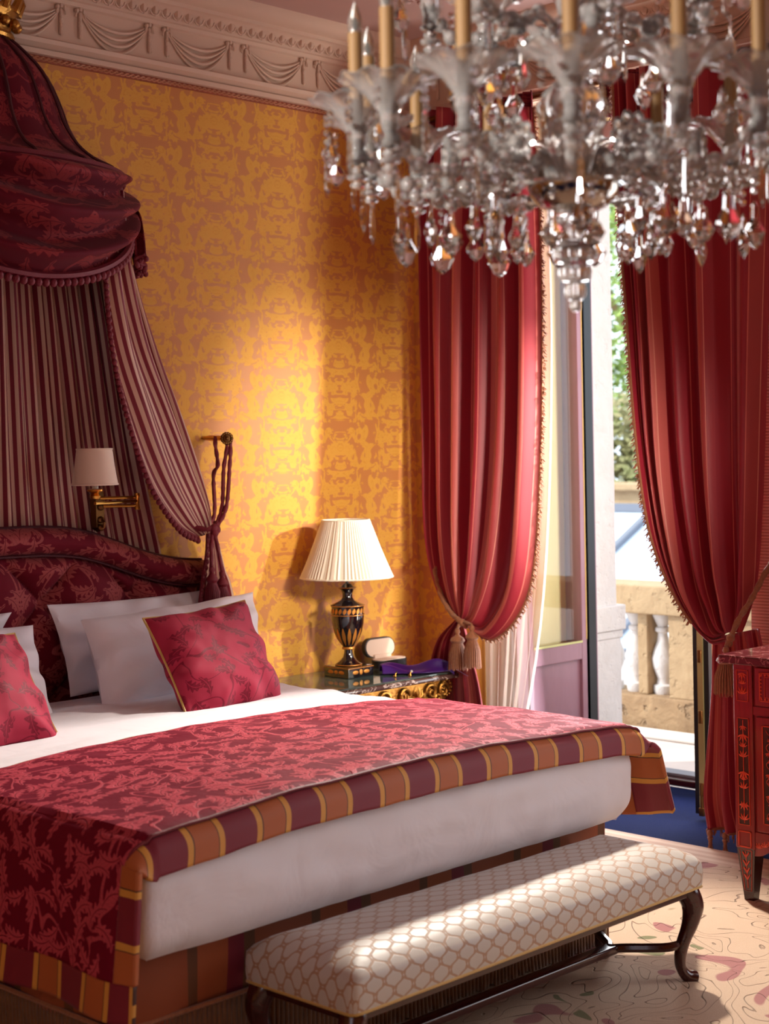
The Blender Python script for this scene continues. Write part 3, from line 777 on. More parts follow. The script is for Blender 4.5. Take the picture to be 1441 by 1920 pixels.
for off, r, yy in ((-.106, .006, 5.165), (.002, .006, 5.185)):
    pipe.tube([(2.235+i*.02, yy, crest_s(2.235+i*.02)+off) for i in range(100)], r, 6)
pipe.build('piping', 'maroon_dark', hbo)
bk = MB()
bk.prism([(2.235, .05)]+[(2.235+i*.0497, crest_s(2.235+i*.0497)-.004) for i in range(41)]+[(4.225, .05)], lambda a, b: (a, 5.20, b), lambda a, b: (a, 5.285, b))
bk.build('back_panel', 'maroon_dark', bed, smooth=False)

# ------------------------------------------------------------------ quilted bedspread
SPX = (X0+X1)/2; HW = .985; YC0, YC1 = 2.975, 3.95
def spread(s, t):
    """s: metres across from the middle (+ = right), t: metres from the head-side edge towards the foot (0 .. .975+.10)"""
    r = .055; TL = YC1-YC0-.062
    side = 1 if s > 0 else -1; a = abs(s)-(HW-r+.02); c = t-TL
    crown = .045*(1-(min(abs(s), 1)/1.0)**2.2)
    fl = .006*nz(s*3, t*3, 1)+.004*nz(s*9, t*8, 5)
    # along the bed
    if c <= 0: y = YC1-t; dzc = 0
    else:
        ang = min(c/r, pi/2*.92); y = YC1-TL-r*sin(ang); dzc = r*(1-cos(ang))
        ex = c-ang*r
        if ex > 0: dzc += ex*.96; y -= ex*.12
    if a <= 0:
        x = SPX+s; z = ZT+.022+crown-dzc+fl
        if t < .12: z -= .012*(1-t/.12)
        return Vector((x, y, z))
    ang = min(a/r, pi/2*.96); ex = max(a-ang*r, 0)
    x = SPX+side*(HW-r+.02+r*sin(ang)); z = ZT+.018-r*(1-cos(ang))-ex*.995+fl*.4
    k = sst(0, 1, a/.10)
    yy = YC1-min(t, TL)-max(c, 0)*.55
    yb = lerp(y, yy, k); z -= dzc*(1-k)
    if side > 0:
        h = min(ex/.30, 1); kk = sst(TL-.16, TL+.11, t)
        x += .045*h+ (.17*kk*(.25+.75*h))*sst(0, .06, ex+.02)
        yb += .05*kk*h
        x += .012*sin(t*17)*h*(1-kk)
    else:
        h = min(ex/.36, 1)
        x -= .035*h+.014*sin(t*15+1)*h
        yb -= .0
    return Vector((x, yb, z))
sp = thing('bedspread', (3.22, 3.5, .7), 'crimson leaf-damask bedspread with gold and crimson striped border across the foot of the bed', 'bedspread')
BW = .090; TT = YC1-YC0+.062
SL, SR = -(HW+.40), HW+.31
def gs(mb, s0, s1, t0, t1, nu, nv, uvf):
    mb.grid(nu, nv, lambda u, v: (spread(lerp(s0, s1, u), lerp(t0, t1, v)), uvf(lerp(s0, s1, u), lerp(t0, t1, v))))
q = MB(); gs(q, SL+BW, SR-BW, .012, TT-BW, 260, 110, lambda s, t: (s, t)); q.build('quilted_panel', 'quilt', sp, solid=.016)
b = MB()
gs(b, SL+BW, SR-BW, TT-BW, TT, 300, 12, lambda s, t: (s+.01*sin(t*30), t))
b.build('foot_border', 'border', sp, solid=.014)
b = MB(); gs(b, SL, SL+BW, .0, TT, 10, 110, lambda s, t: (t+.05, s)); b.build('side_border', 'border', sp, solid=.014)
b = MB(); gs(b, SR-BW, SR, .0, TT, 10, 110, lambda s, t: (t+.05, s)); b.build('side_border', 'border', sp, solid=.014)
# the striped side panels next to the foot corners (the hanging part's own front border)
b = MB(); gs(b, SL+BW, -(HW+.045), TT-BW-.012, TT+.004, 60, 12, lambda s, t: (s*1.0+.02, t)); b.build('corner_border', 'border', sp, solid=.018)
b = MB(); gs(b, HW+.045, SR-.002, TT-BW-.08, TT+.002, 60, 24, lambda s, t: (s*1.0, t)); b.build('corner_border', 'border', sp, solid=.018)
cd = MB(); cd.tube([spread(SL+BW+(SR-SL-2*BW)*i/200, TT-BW)+Vector((0, -.004, .010)) for i in range(201)], .0045, 6)
cd.build('border_cord', 'maroon', sp)
e = MB(); gs(e, SL+.01, SR-.01, -.022, .014, 200, 2, lambda s, t: (s, t)); e.build('head_edge', 'goldpipe', sp, solid=.006)

# ------------------------------------------------------------------ pillows
def pillow(name, BL, BR, TR, TL, th, mat, label, cat_, group=None, piping=None, pinch=.05, bot=.25, seed=0, n=56, uvs=1.0):
    BL, BR, TR, TL = [Vector(p) for p in (BL, BR, TR, TL)]
    nrm = ((BR-BL).cross(TL-BL)).normalized()
    if nrm.y > 0: nrm = -nrm
    mid = (BL+BR+TR+TL)/4
    def surf(u, v, sgn):
        a, b_ = 2*u-1, 2*v-1
        # edges bow inwards between the corners
        au = a*(1-pinch*(1-b_*b_)**1.0*(abs(a)**6)); bv = b_*(1-pinch*1.2*(1-a*a)*(abs(b_)**6))
        U, V = (au+1)/2, (bv+1)/2
        p = BL.lerp(BR, U).lerp(TL.lerp(TR, U), V)
        env = max(0, (1-abs(a)**2.6))**.55*max(0, (1-abs(b_)**2.6))**.55
        sag = 1+bot*(-b_)*(1-a*a)
        wr = .010*nz(a*2+seed, b_*2, seed)+.007*nz(a*5+seed, b_*4, seed*2)*(1-env*.5)
        rad = sin(atan2(b_, a)*9+seed+3*nz(a, b_, seed))*.010*sst(.45, .95, max(abs(a), abs(b_)))*min(env*3, 1)
        return p+nrm*(sgn*(th/2*env*sag)+(wr+rad)*min(1, env*4)*(1 if sgn > 0 else .4))
    t = thing(name, tuple(mid), label, cat_, group)
    w = (BR-BL).length; h = (TL-BL).length
    mb = MB()
    for sgn in (1, -1):
        mb.grid(n, n, lambda u, v: (surf(u, v, sgn), (u*w*uvs+seed*.37, v*h*uvs+seed*.21)))
    mb.build('cover', mat, t, merge=True)
    if piping:
        pts = [surf(i/30, 0, 0) for i in range(31)]+[surf(1, i/30, 0) for i in range(1, 31)]+[surf(1-i/30, 1, 0) for i in range(1, 31)]+[surf(0, 1-i/30, 0) for i in range(1, 30)]
        MB().tube(pts, .0045, 6, close=True).build('piping', piping, t)
    return t
ZP = ZT+.018
a_ = lambda x, y, Y: at(x, y, Y=Y)
pillow('pillow', (3.43, 5.00, ZP), (4.19, 5.00, ZP), (4.20, 5.12, 1.055), a_(88, 1134, 5.09), .13, 'linen', 'large white pillow leaning on the headboard behind the other right-hand pillow', 'pillow', 'white pillows on the right side', seed=2, bot=.3)
pillow('pillow', a_(193, 1345, 4.72), (4.24, 4.80, ZP), a_(474, 1110, 4.93), a_(150, 1162, 4.93), .19, 'linen', 'plump white pillow propped directly behind the right-hand damask cushion', 'pillow', 'white pillows on the right side', seed=5, bot=.35)
pillow('cushion', a_(355, 1357, 4.37), a_(532, 1320, 4.44), a_(458, 1126, 4.64), a_(268, 1160, 4.66), .17, 'cushion_damask', 'square raspberry leaf-damask cushion with gold piping leaning on the plump white pillow', 'cushion', 'damask cushions', 'goldpipe', seed=1, bot=.2)
pillow('pillow', (2.30, 5.00, ZP), (3.02, 5.00, ZP), a_(22, 1148, 5.08), (2.32, 5.10, 1.05), .13, 'linen', 'white pillow against the headboard at the left, only its corner in view', 'pillow', 'white pillows on the left side', seed=8, bot=.3)
pillow('pillow', (2.36, 4.72, ZP), a_(106, 1352, 4.74), a_(62, 1172, 4.93), (2.34, 4.92, 1.04), .19, 'linen', 'white pillow behind the cushion cut off by the left edge', 'pillow', 'white pillows on the left side', seed=11, bot=.35)
pillow('cushion', a_(-155, 1435, 4.36), a_(119, 1397, 4.38), a_(27, 1188, 4.64), a_(-210, 1210, 4.62), .17, 'cushion_damask', 'raspberry damask cushion cut off by the left edge of the picture', 'cushion', 'damask cushions', 'goldpipe', seed=4, bot=.2)

# ================================================================== BED CANOPY
cn = thing('bed_canopy', (3.22, 5.29, 2.7), 'crimson damask coronet canopy with swag, ball fringe and striped drapes above the bed', 'bed canopy')
CX, RZ, RA, RB = 3.22, 2.70, .60, .44
def ell(th, k=1.0, kb=None): return Vector((CX+RA*k*cos(th), 5.29-RB*(kb if kb is not None else k)*sin(th), 0))
DOME = [(.17, 3.19), (.235, 3.14), (.315, 3.06), (.37, 2.95), (.40, 2.87), (.455, 2.79), (.52, 2.74), (.60, 2.705), (.615, 2.685)]
d = MB()
def domefn(u, v):
    th = pi*u; r, z = cat(DOME, v); k = r/RA
    seg = abs(((u*8) % 1)-.5)*2
    pf = 1-.035*seg**2*(1-abs(2*v-1)**2)
    p = ell(th, k*pf); return Vector((p.x, p.y, z)), (u*1.7, v*.8)
d.grid(96, 40, domefn); d.build('dome', 'canopy_damask', cn)
pc = MB()
for j in range(9):
    th = pi*j/8
    pc.tube([Vector((ell(th, cat(DOME, i/24)[0]/RA*1.005).x, ell(th, cat(DOME, i/24)[0]/RA*1.005).y, cat(DOME, i/24)[1]+.004)) for i in range(25)], .0065, 6)
pc.build('seam_cord', 'maroon_dark', cn)
# gilt coronet
cr = MB()
cr.grid(48, 6, lambda u, v: (Vector((CX+(.165+.02*v*v*2)*cos(pi*u), 5.29-(.125+.02*v*v*2)*sin(pi*u), 3.19+v*.11)), (u, v)))
for j in range(9):
    th = pi*j/8; x, y = CX+.195*cos(th), 5.29-.155*sin(th)
    cr.tube([(x, y, 3.29), (x+.02*cos(th), y-.02*sin(th), 3.33), (x+.015*cos(th), y-.015*sin(th), 3.36)], lambda t: .018*(1-t*.6), 8); cr.ball((x, y, 3.24), .017, 8, 6)
cr.tube([(CX+.168*cos(pi*i/30), 5.285-.13*sin(pi*i/30), 3.195) for i in range(31)], .012, 8)
cr.build('coronet', 'gilt', cn, solid=.008)
# generic hanging cloth: columns of control points, Catmull-Rom down and across
def cloth(cols, nu, nv, nrm, folds, amp, uvw, mat, name, parent, uvh=None, solid=0, seed=0, phase=0, build=True, ampu=None, sharp=.0):
    nrm = Vector(nrm).normalized()
    us = [c[0] for c in cols]; K = len(cols)
    def base(u, v):
        pts = [cat(c[1], v) for c in cols]
        for i in range(K-1):
            if u <= us[i+1] or i == K-2:
                f = (u-us[i])/(us[i+1]-us[i]); return pts[i].lerp(pts[i+1], f)
    def fn(u, v):
        p = base(u, v)
        A = amp(v) if callable(amp) else amp
        if ampu: A *= ampu(u)
        x = u*folds+phase+.30*nz(u*folds*.5+seed, v*1.5, seed)
        w = cos(2*pi*x)+.35*cos(2*pi*(x*.53+.3)+seed)
        q = p+nrm*(A*w)
        g = 1.0
        return q, (u*uvw+.0, v*(uvh or 1.0))
    if not build: return base, fn
    mb = MB(); mb.grid(nu, nv, fn)
    return mb.build(name, mat, parent, solid=solid)
# striped back cloth on the wall
def backcloth():
    cols = []
    for u, xt, xm, xb in ((0, 2.72, 2.50, 2.38), (.5, 3.22, 3.22, 3.22), (1, 3.72, 3.94, 4.06)):
        cols.append((u, [(xt, 5.225, 2.70), (lerp(xt, xm, .45), 5.225, 2.2), (xm, 5.235, 1.6), (xb, 5.24, 1.1), (xb, 5.245, .95)]))
    return cloth(cols, 420, 24, (0, -1, 0), 21, lambda v: .014+.006*(1-v), 2.1, 'tick', 'back_drape', cn, 1.7, seed=3)
backcloth()
# swag
def swag(u, v):
    th = lerp(.10, pi-.10, u); s = sin(pi*u)**.92
    sagt = .02+.41*v**1.0
    z = RZ-.015-sagt*s-.03*v*(1-s)
    kk = 1.0+.03*s*v
    p = ell(th*1.0, kk)
    # pleats radiate from both gathering points
    w = .5+.5*sin(2*pi*(v*2.6+.55*sin(pi*u)*0+.9*(abs(u-.5)))+1.0+2.2*nz(u*1.8, v*2.2, 9)); w = w**1.3
    out = .095*w*(.04+.96*s)+.045*s*sin(pi*v)
    n = Vector((cos(th)*RB, -sin(th)*RA, 0)).normalized()
    # the ends gather
    g = (1-s)*.05
    return Vector((p.x, p.y, z))+n*(out+g*.2), (u*1.5+.25*v, v*.62)
sw = MB(); sw.grid(150, 90, swag); swo = sw.build('swag', 'canopy_damask', cn, solid=.006)
def ballfringe(mb, path, step=.030, r=.0125, band=.016, drop=.018):
    path = [Vector(p) for p in path]; L_ = 0; acc = 0; nxt = 0
    mb.tube(path, band, 6)
    for a, b in zip(path, path[1:]):
        d_ = (b-a).length
        while nxt <= acc+d_:
            p = a.lerp(b, (nxt-acc)/max(d_, 1e-9)); mb.ball(p+Vector((0, -.004, -drop-r*.6)), r, 8, 6, (1, 1, 1.1)); mb.tube([p, p+Vector((0, -.003, -drop))], .004, 4); nxt += step
        acc += d_
    return mb
bf = MB(); ballfringe(bf, [swag(i/80, 1)[0]+Vector((0, -.008, -.0)) for i in range(81)], .031, .0145, .014, .016)
o = bf.build('swag_ball_fringe', 'maroon', cn)
bf = MB(); ballfringe(bf, [Vector((ell(pi*i/60, 1.035).x, ell(pi*i/60, 1.035).y, RZ-.012)) for i in range(61)], .030, .012, .016, .014)
bf.build('rim_ball_fringe', 'maroon', cn)
# cascade tails at the sides
def tail(sg, name='cascade_tail'):
    mb = MB()
    def fn(u, v):
        k = .12+.88*sst(0, .5, v); x = 3.79+.03*u*k+.13*v*u+.01*v; y = 5.17+(.10-.22*(1-u))*k-.02
        z = 2.675-.34*v*(1-.16*abs(2*u-1))
        w = .018*sin(u*3*2*pi+v*2)*(.4+v)
        return Vector((CX+sg*(x-CX+w), y-abs(w)*.8, z)), (u*.4, v*.4)
    mb.grid(60, 30, fn); mb.build(name, 'canopy_damask', cn, solid=.006)
    f2 = MB(); ballfringe(f2, [fn(i/24, 1)[0] for i in range(25)], .026, .011, .010, .008); f2.build('tail_ball_fringe', 'maroon', cn)
tail(1); tail(-1)
rs_ = MB()
for i in range(9): rs_.ball(at(207+i*2.2, 338+i*2.0+3*sin(i*2), Y=5.0), .012, 8, 6)
rs_.build('gather_rosette', 'maroon', cn)
def tassel(mb, p, L_=.11, r=.022, top=.05, n=10):
    p = Vector(p)
    mb.lathe([(.004, 0), (.010, -.004), (.013, -.016), (.008, -.026), (.012, -.032), (r*.75, -.045), (r*.85, -.055), (r*.6, -.066)], p, 12)
    k = 26
    for ring, rr in ((0, 1.0), (1, .55)):
        for i in range(k if ring == 0 else 12):
            a = 2*pi*i/(k if ring == 0 else 12); j = random.uniform(.93, 1.04)
            mb.tube([p+Vector((cos(a)*r*.5*rr, sin(a)*r*.5*rr, -.062)), p+Vector((cos(a)*r*.95*rr, sin(a)*r*.95*rr, -.062-L_*.4)), p+Vector((cos(a)*r*1.05*rr, sin(a)*r*1.05*rr, -.062-L_*j))], .0026, 4)
ts = MB(); tassel(ts, at(212, 402, Y=5.02), .085, .028); ts.build('canopy_tassel', 'maroon', cn)
# striped side drapes swept to the tie
def sidedrape(sg):
    def mx(p): return (CX+sg*(p[0]-CX), p[1], p[2])
    TIE = (4.20, 5.12, 1.275)
    left = [(3.53, 4.93, 2.62), (3.55, 4.94, 2.32), (3.586, 4.95, 2.02), (3.67, 4.97, 1.76), (3.80, 5.0, 1.50), (3.96, 5.03, 1.33), (4.10, 5.07, 1.272)]
    mid = [(3.66, 4.97, 2.62), (3.70, 4.99, 2.34), (3.79, 5.01, 2.04), (3.92, 5.03, 1.78), (4.05, 5.06, 1.55), (4.15, 5.09, 1.39), (4.20, 5.11, 1.29)]
    right = [(3.78, 5.12, 2.62), (3.85, 5.14, 2.34), (3.98, 5.16, 2.05), (4.10, 5.17, 1.80), (4.19, 5.17, 1.58), (4.235, 5.16, 1.42), (4.245, 5.15, 1.30)]
    cols = [(0, [mx(p) for p in left]), (.5, [mx(p) for p in mid]), (1, [mx(p) for p in right])]
    base, fn = cloth(cols, 0, 0, (0, -1, 0), 3.4, lambda v: .034*(1-v*.72), .50, 'tick', '', None, 1.5, build=False, seed=5)
    mb = MB(); mb.grid(200, 60, fn)
    mb.build('side_drape', 'tick', cn, solid=.003)
    bf = MB(); ballfringe(bf, [fn(0, i/60)[0]+Vector((-.004*sg, -.004, 0)) for i in range(61)], .026, .0115, .008, .006); bf.build('drape_ball_fringe', 'maroon', cn)
    # below the tie the cloth fans out to the floor
    l2 = [(4.16, 5.08, 1.285), (4.135, 5.06, 1.20), (4.10, 5.05, 1.08), (4.08, 5.06, .9), (4.10, 5.1, .4), (4.10, 5.1, .06)]
    r2 = [(4.245, 5.14, 1.295), (4.275, 5.15, 1.24), (4.315, 5.16, 1.13), (4.365, 5.17, 1.02), (4.45, 5.18, .62), (4.47, 5.18, .06)]
    if sg > 0:
        l2 = [(p[0], p[1], p[2]) for p in l2]
    base, fn2 = cloth([(0, [mx(p) for p in l2]), (1, [mx(p) for p in r2])], 0, 0, (0, -1, 0), 5.2, lambda v: .006+.016*v, .50, 'tick', '', None, 1.3, build=False, seed=8)
    mb = MB(); mb.grid(160, 40, fn2); mb.build('drape_tail', 'tick', cn, solid=.003)
    bf = MB(); ballfringe(bf, [fn2(0, i/50)[0]+Vector((-.006*sg, -.008, 0)) for i in range(26)], .026, .0105, .008, .006); bf.build('drape_ball_fringe', 'maroon', cn)
sidedrape(1); sidedrape(-1)

# tieback rope with tassels, looped over the wall hook
def rope(mb, pts, r=.0065, seg=40, tw=130):
    P = [cat(pts, i/seg) for i in range(seg+1)]
    mb.tube(P, r*1.25, 10, twist=tw, flute=.22, nf=2)
hk = thing('tieback_hook', (4.33, 5.28, 1.68), 'brass rosette hook on the yellow wall beside the bed canopy', 'hook')
hp = at(425, 822, Y=5.10)
MB().tube([(4.335, 5.30, hp.z+.004), (4.325, 5.24, hp.z+.004), tuple(hp)], lambda t: .009+.004*sin(t*9)**2, 10).lathe([(.02, 0), (.02, .006), (.012, .012)], (4.335, 5.288, hp.z), 12).build('stem', 'brass', hk)
dv = Vector((-.62, -.78, 0))
ro = MB()
for k in range(14):
    a = 2*pi*k/14; ax = Vector((.78, -.62, 0)); ro.ball(hp+dv*.012+ax*(.020*cos(a))+Vector((0, 0, .020*sin(a))), .0075, 8, 6)
ro.ball(hp+dv*.01, .022, 14, 10, (.9, .7, 1)); ro.ball(hp+dv*.026, .009, 10, 8)
ro.build('rosette', 'brass_dark', hk)
tb = thing('canopy_tieback', (4.22, 5.1, 1.25), 'maroon twisted rope tieback with two tassels gathering the striped drape', 'tieback')
kn = at(400, 992, Y=5.03)
r_ = MB()
rope(r_, [hp+Vector((-.008, .0, .012)), hp+Vector((.010, -.01, -.02)), at(430, 880, Y=5.08), at(424, 950, Y=5.05), at(408, 985, Y=5.03), kn])
rope(r_, [hp+Vector((-.01, .02, .012)), hp+Vector((.0, .0, -.03)), at(419, 880, Y=5.10), at(416, 950, Y=5.07), at(402, 990, Y=5.03), kn+Vector((.0, .01, 0))])
rope(r_, [hp+Vector((-.02, .05, .010)), hp+Vector((-.02, .05, -.03)), at(408, 872, Y=5.17), at(400, 892, Y=5.19), at(402, 960, Y=5.2), (4.27, 5.2, 1.30)])
rope(r_, [kn+Vector((-.07, .05, .012)), kn+Vector((-.03, .0, .0)), kn+Vector((.02, .0, .02)), kn+Vector((.05, .05, .02))], .008)
r_.build('rope', 'maroon', tb)
kb = MB()
for i in range(5): kb.ball(kn+Vector((.008*cos(i*2.2), -.01, .012*sin(i*2.2)-.004)), .017, 10, 8)
kb.build('knot', 'maroon', tb)
for (x1, y1, x2, y2) in ((396, 1020, 397, 1062), (406, 1015, 416, 1070)):
    t_ = MB(); e_ = at(x2, y2, Y=5.0); rope(t_, [kn, at(x1, y1, Y=5.01), e_], .006, 14)
    tassel(t_, e_, .095, .030); t_.build('tassel', 'maroon', tb)
# ================================================================== WALL LAMP
wl = thing('wall_lamp', (3.68, 5.2, 1.4), 'brass swing-arm wall lamp with cream cone shade above the headboard', 'wall lamp')
bp = at(181, 965, Y=5.19)
mb = MB()
mb.prism([(-.026, -.062), (.0, -.078), (.026, -.062), (.030, .06), (.022, .085), (-.022, .085), (-.030, .06)], lambda a, b: (bp.x+a, 5.19, bp.z+b+.01), lambda a, b: (bp.x+a*.7, 5.165, bp.z+b*.94+.01))
for z in (-.05, -.02, .03): mb.ball((bp.x, 5.160, bp.z+z), .014, 10, 8, (1, .6, 1))
mb.tube([(bp.x, 5.165, bp.z-.01), (bp.x, 5.14, bp.z-.03), (bp.x, 5.145, bp.z-.05)], .006, 8)
mb.build('backplate', 'brass_dark', wl)
el = at(257, 941, Y=5.10); ce = at(178, 938, Y=5.02)
mb = MB(); mb.tube([(bp.x, 5.165, el.z+.018), tuple(el+Vector((0, 0, .018)))], .0065, 8); mb.tube([tuple(el+Vector((0, 0, -.014))), (bp.x, 5.165, el.z-.014)], .0065, 8)
mb.tube([tuple(el+Vector((0, 0, .004))), (ce.x, ce.y, el.z+.004)], .0065, 8)
mb.build('swing_arm', 'brass', wl)
mb = MB(); mb.lathe([(.006, -.032), (.011, -.030), (.012, -.02), (.009, -.016), (.009, .018), (.012, .022), (.011, .034), (.004, .037)], tuple(el), 14)
mb.build('elbow_joint', 'brass', wl)
sb = at(178, 912, Y=5.02)
mb = MB(); mb.lathe([(.004, -.052), (.018, -.046), (.022, -.036), (.013, -.026), (.030, -.018), (.031, -.012), (.012, -.008)], (sb.x, 5.02, sb.z), 18); mb.build('candle_cup', 'brass', wl)
MB().lathe([(.0125, -.012), (.0125, .075)], (sb.x, 5.02, sb.z), 16).build('candle_sleeve', 'ivory', wl)
def shade_cone(name, c, r0, r1, h, mat, parent, pleat=0, n=160, hem=True):
    mb = MB(); c = Vector(c)
    def fn(u, v):
        a = 2*pi*u; r = lerp(r0, r1, v)*(1+(pleat*(1 if (int(u*n)) % 2 else -1))); b = 1-.02*sin(pi*v)
        return c+Vector((cos(a)*r*b, sin(a)*r*b, h*v)), (u, v)
    mb.grid(n, 14, fn, closeu=True)
    o = mb.build(name, mat, parent, solid=.0025, smooth=not pleat)
    if hem:
        hm = MB(); hm.tube([c+Vector((cos(2*pi*i/60)*r0*1.004, sin(2*pi*i/60)*r0*1.004, .004)) for i in range(60)], .0035, 6, close=True)
        hm.tube([c+Vector((cos(2*pi*i/60)*r1*1.01, sin(2*pi*i/60)*r1*1.01, h-.003)) for i in range(60)], .0035, 6, close=True)
        hm.build('hem_trim', mat, o)
    return o
shade_cone('lamp_shade', (sb.x, 5.02, at(178, 911, Y=5.02).z+.002), .0865, .066, .140, 'shade_pink', wl)
# out-of-view twin is left out

# ================================================================== NIGHTSTAND AND WHAT STANDS ON IT
ZT2 = .62
ns = thing('nightstand', (4.88, 5.05, 0), 'gilt carved bedside table with a violet-brown marble top beside the bed', 'bedside table')
NX0, NX1, NY0, NY1 = 4.50, 5.375, 4.80, 5.295
def slabround(mb, x0, x1, y0, y1, z0, z1, b): mb.box((x0, y0, z0), (x1, y1, z1), b)
mb = MB(); mb.box((NX0, NY0, ZT2-.036), (NX1, NY1, ZT2-.012), .010); mb.build('marble_top', 'marble', ns)
M['topglass'] = NT('glass_table_top', rough=.03, trans=.9, ior=1.45, col=L(205, 240, 235)).m
MB().box((NX0+.012, NY0+.014, ZT2-.0115), (NX1-.012, NY1-.004, ZT2-.004), .0015).build('glass_sheet', 'topglass', ns, smooth=False)
mb = MB(); mb.box((NX0+.05, NY0+.04, .49), (NX1-.045, NY1-.02, ZT2-.037), .008); mb.box((NX0+.06, NY0+.05, .46), (NX1-.055, NY1-.02, .495), .01); mb.build('apron', 'gilt', ns, smooth=False)
orn = MB()
def scroll(mb, c, R, s, turns=1.4, r=.007, pl='y'):
    pts = []
    for i in range(28):
        a = i/27*turns*2*pi; q = R*(1-.85*i/27)
        pts.append(Vector(c)+Vector((s*q*cos(a), -.008*(i/27), q*sin(a))))
    mb.tube(pts, lambda t: r*(.6+.7*sin(pi*min(t+.2, 1))), 8)
fy_ = NY0+.034
for x, s in ((5.30, 1), (5.22, -1), (5.05, 1), (4.93, -1), (4.76, 1), (4.64, -1)):
    scroll(orn, (x, fy_, .535), .036, s); scroll(orn, (x-s*.035, fy_, .500), .022, -s, 1.2, .006)
for x in (4.85, 5.135, 4.56):
    for k in range(5):
        a = pi*(k+.5)/5; orn.tube([(x, fy_, .51), (x+.022*cos(a), fy_-.012, .51+.03*sin(a)), (x+.036*cos(a), fy_-.004, .51+.055*sin(a))], lambda t: .008*(1-t*.7), 6)
orn.tube([(4.5+i*.03, fy_-.004, .478+.010*sin(i*.9)) for i in range(28)], .007, 8)
for i in range(12):
    a = 2*pi*i/12; orn.ball((5.315+.030*cos(a), fy_-.006, .545+.034*sin(a)), .007, 8, 6)
orn.build('carved_scrollwork', 'gilt', ns)
for sx in (0, 1):
    for sy in (0, 1):
        x = NX0+.09 if not sx else NX1-.085; y = NY0+.08 if not sy else NY1-.06
        MB().lathe([(.018, 0), (.022, .01), (.014, .03), (.020, .25), (.028, .40), (.034, .44), (.024, .45), (.036, .48), (.036, .50)], (x, y, 0), 16, flute=.06, nf=8).build('leg', 'gilt', ns)
tl = thing('table_lamp', (4.955, 5.085, ZT2), 'black and gold urn table lamp with a pleated ivory shade on the marble bedside table', 'table lamp')
lx, ly = 4.955, 5.082
mb = MB(); mb.box((lx-.078, ly-.078, ZT2-.004), (lx+.078, ly+.078, ZT2+.044), .004); pl = mb.build('plinth', 'lacquer', tl, smooth=False)
gp = MB()
for s in (-1, 0, 1):
    gp.ball((lx+s*.034, ly-.0785, ZT2+.020), .012 if s else .010, 12, 6, (1.5 if s else 1, .12, .7 if s else 1.2)); gp.ball((lx-.0785, ly+s*.034, ZT2+.020), .012, 12, 6, (.12, 1.5 if s else 1, .7))
gp.box((lx-.0785, ly-.0785, ZT2+.038), (lx+.0785, ly+.0785, ZT2+.0405)); gp.build('gold_lozenges', 'goldleaf', pl)
z0 = ZT2+.044
US = .965
urn = [(.055, 0), (.058, .006), (.050, .012), (.036, .022), (.024, .040), (.0185, .062), (.018, .078)]
urn2 = [(.026, .078), (.028, .083), (.026, .089)]
body = [(.022, .089), (.034, .105), (.050, .132), (.062, .165), (.070, .205), (.0725, .245), (.072, .283), (.074, .288), (.074, .296), (.066, .299), (.045, .309), (.030, .318), (.022, .332), (.022, .352), (.030, .370), (.038, .376), (.038, .380), (.026, .384), (.018, .396), (.008, .402), (.006, .43), (.006, .46)]
def zs(pr): return [(r, z*.905) for r, z in pr]
MB().lathe(zs(urn), (lx, ly, z0), 40).build('foot', 'lacquer', tl)
bo = MB().lathe(zs(body), (lx, ly, z0), 48).build('urn', 'lacquer', tl)
MB().lathe(zs(urn2), (lx, ly, z0), 32).build('gilt_collar', 'goldleaf', tl)
for rr, z in ((.0745, .292), (.0735, .247), (.0385, .379), (.0585, .004)): MB().tube([(lx+rr*cos(2*pi*i/40), ly+rr*sin(2*pi*i/40), z0+z*.905) for i in range(40)], .0018, 6, close=True).build('gilt_ring', 'goldleaf', tl)
gd = MB()
def urr(z): return interp([(b, a) for a, b in body], z)
for k in range(14):  # painted leaves round the bowl of the urn
    a0 = 2*pi*k/14
    vs = []; n = 8
    gd.grid(4, 10, lambda u, v: (Vector((lx+(urr(.100+.085*v)+.0012)*cos(a0+(u-.5)*.30*sin(pi*(v*.85+.12))), ly+(urr(.100+.085*v)+.0012)*sin(a0+(u-.5)*.30*sin(pi*(v*.85+.12))), z0+(.100+.085*v)*.905)), (u, v)))
gd.build('painted_leaves', 'goldleaf', tl); gd = MB()
for k in range(22):  # painted foliage band under the rim
    a0 = 2*pi*k/22
    gd.grid(3, 5, lambda u, v: (Vector((lx+(.0735)*cos(a0+(u-.5)*.22*sin(pi*(v*.9+.05))+.08*v), ly+.0735*sin(a0+(u-.5)*.22*sin(pi*(v*.9+.05))+.08*v), z0+(.253+.028*v)*.905)), (u, v)))
gd.build('painted_band', 'goldleaf', tl)
zb = at(650, 1083, Y=ly).z; zt = at(650, 974, Y=ly).z
sh = shade_cone('lamp_shade', (lx-.002, ly, zb), .205, .104, zt-zb, 'ivory', tl, pleat=.016, n=156)
MB().tube([(lx, ly, z0+.40), (lx, ly, zt-.02)], .004, 8).tube([(lx-.1, ly, zt-.02), (lx+.1, ly, zt-.02)], .002, 6).tube([(lx, ly-.1, zt-.02), (lx, ly+.1, zt-.02)], .002, 6).build('harp', 'brass', tl)
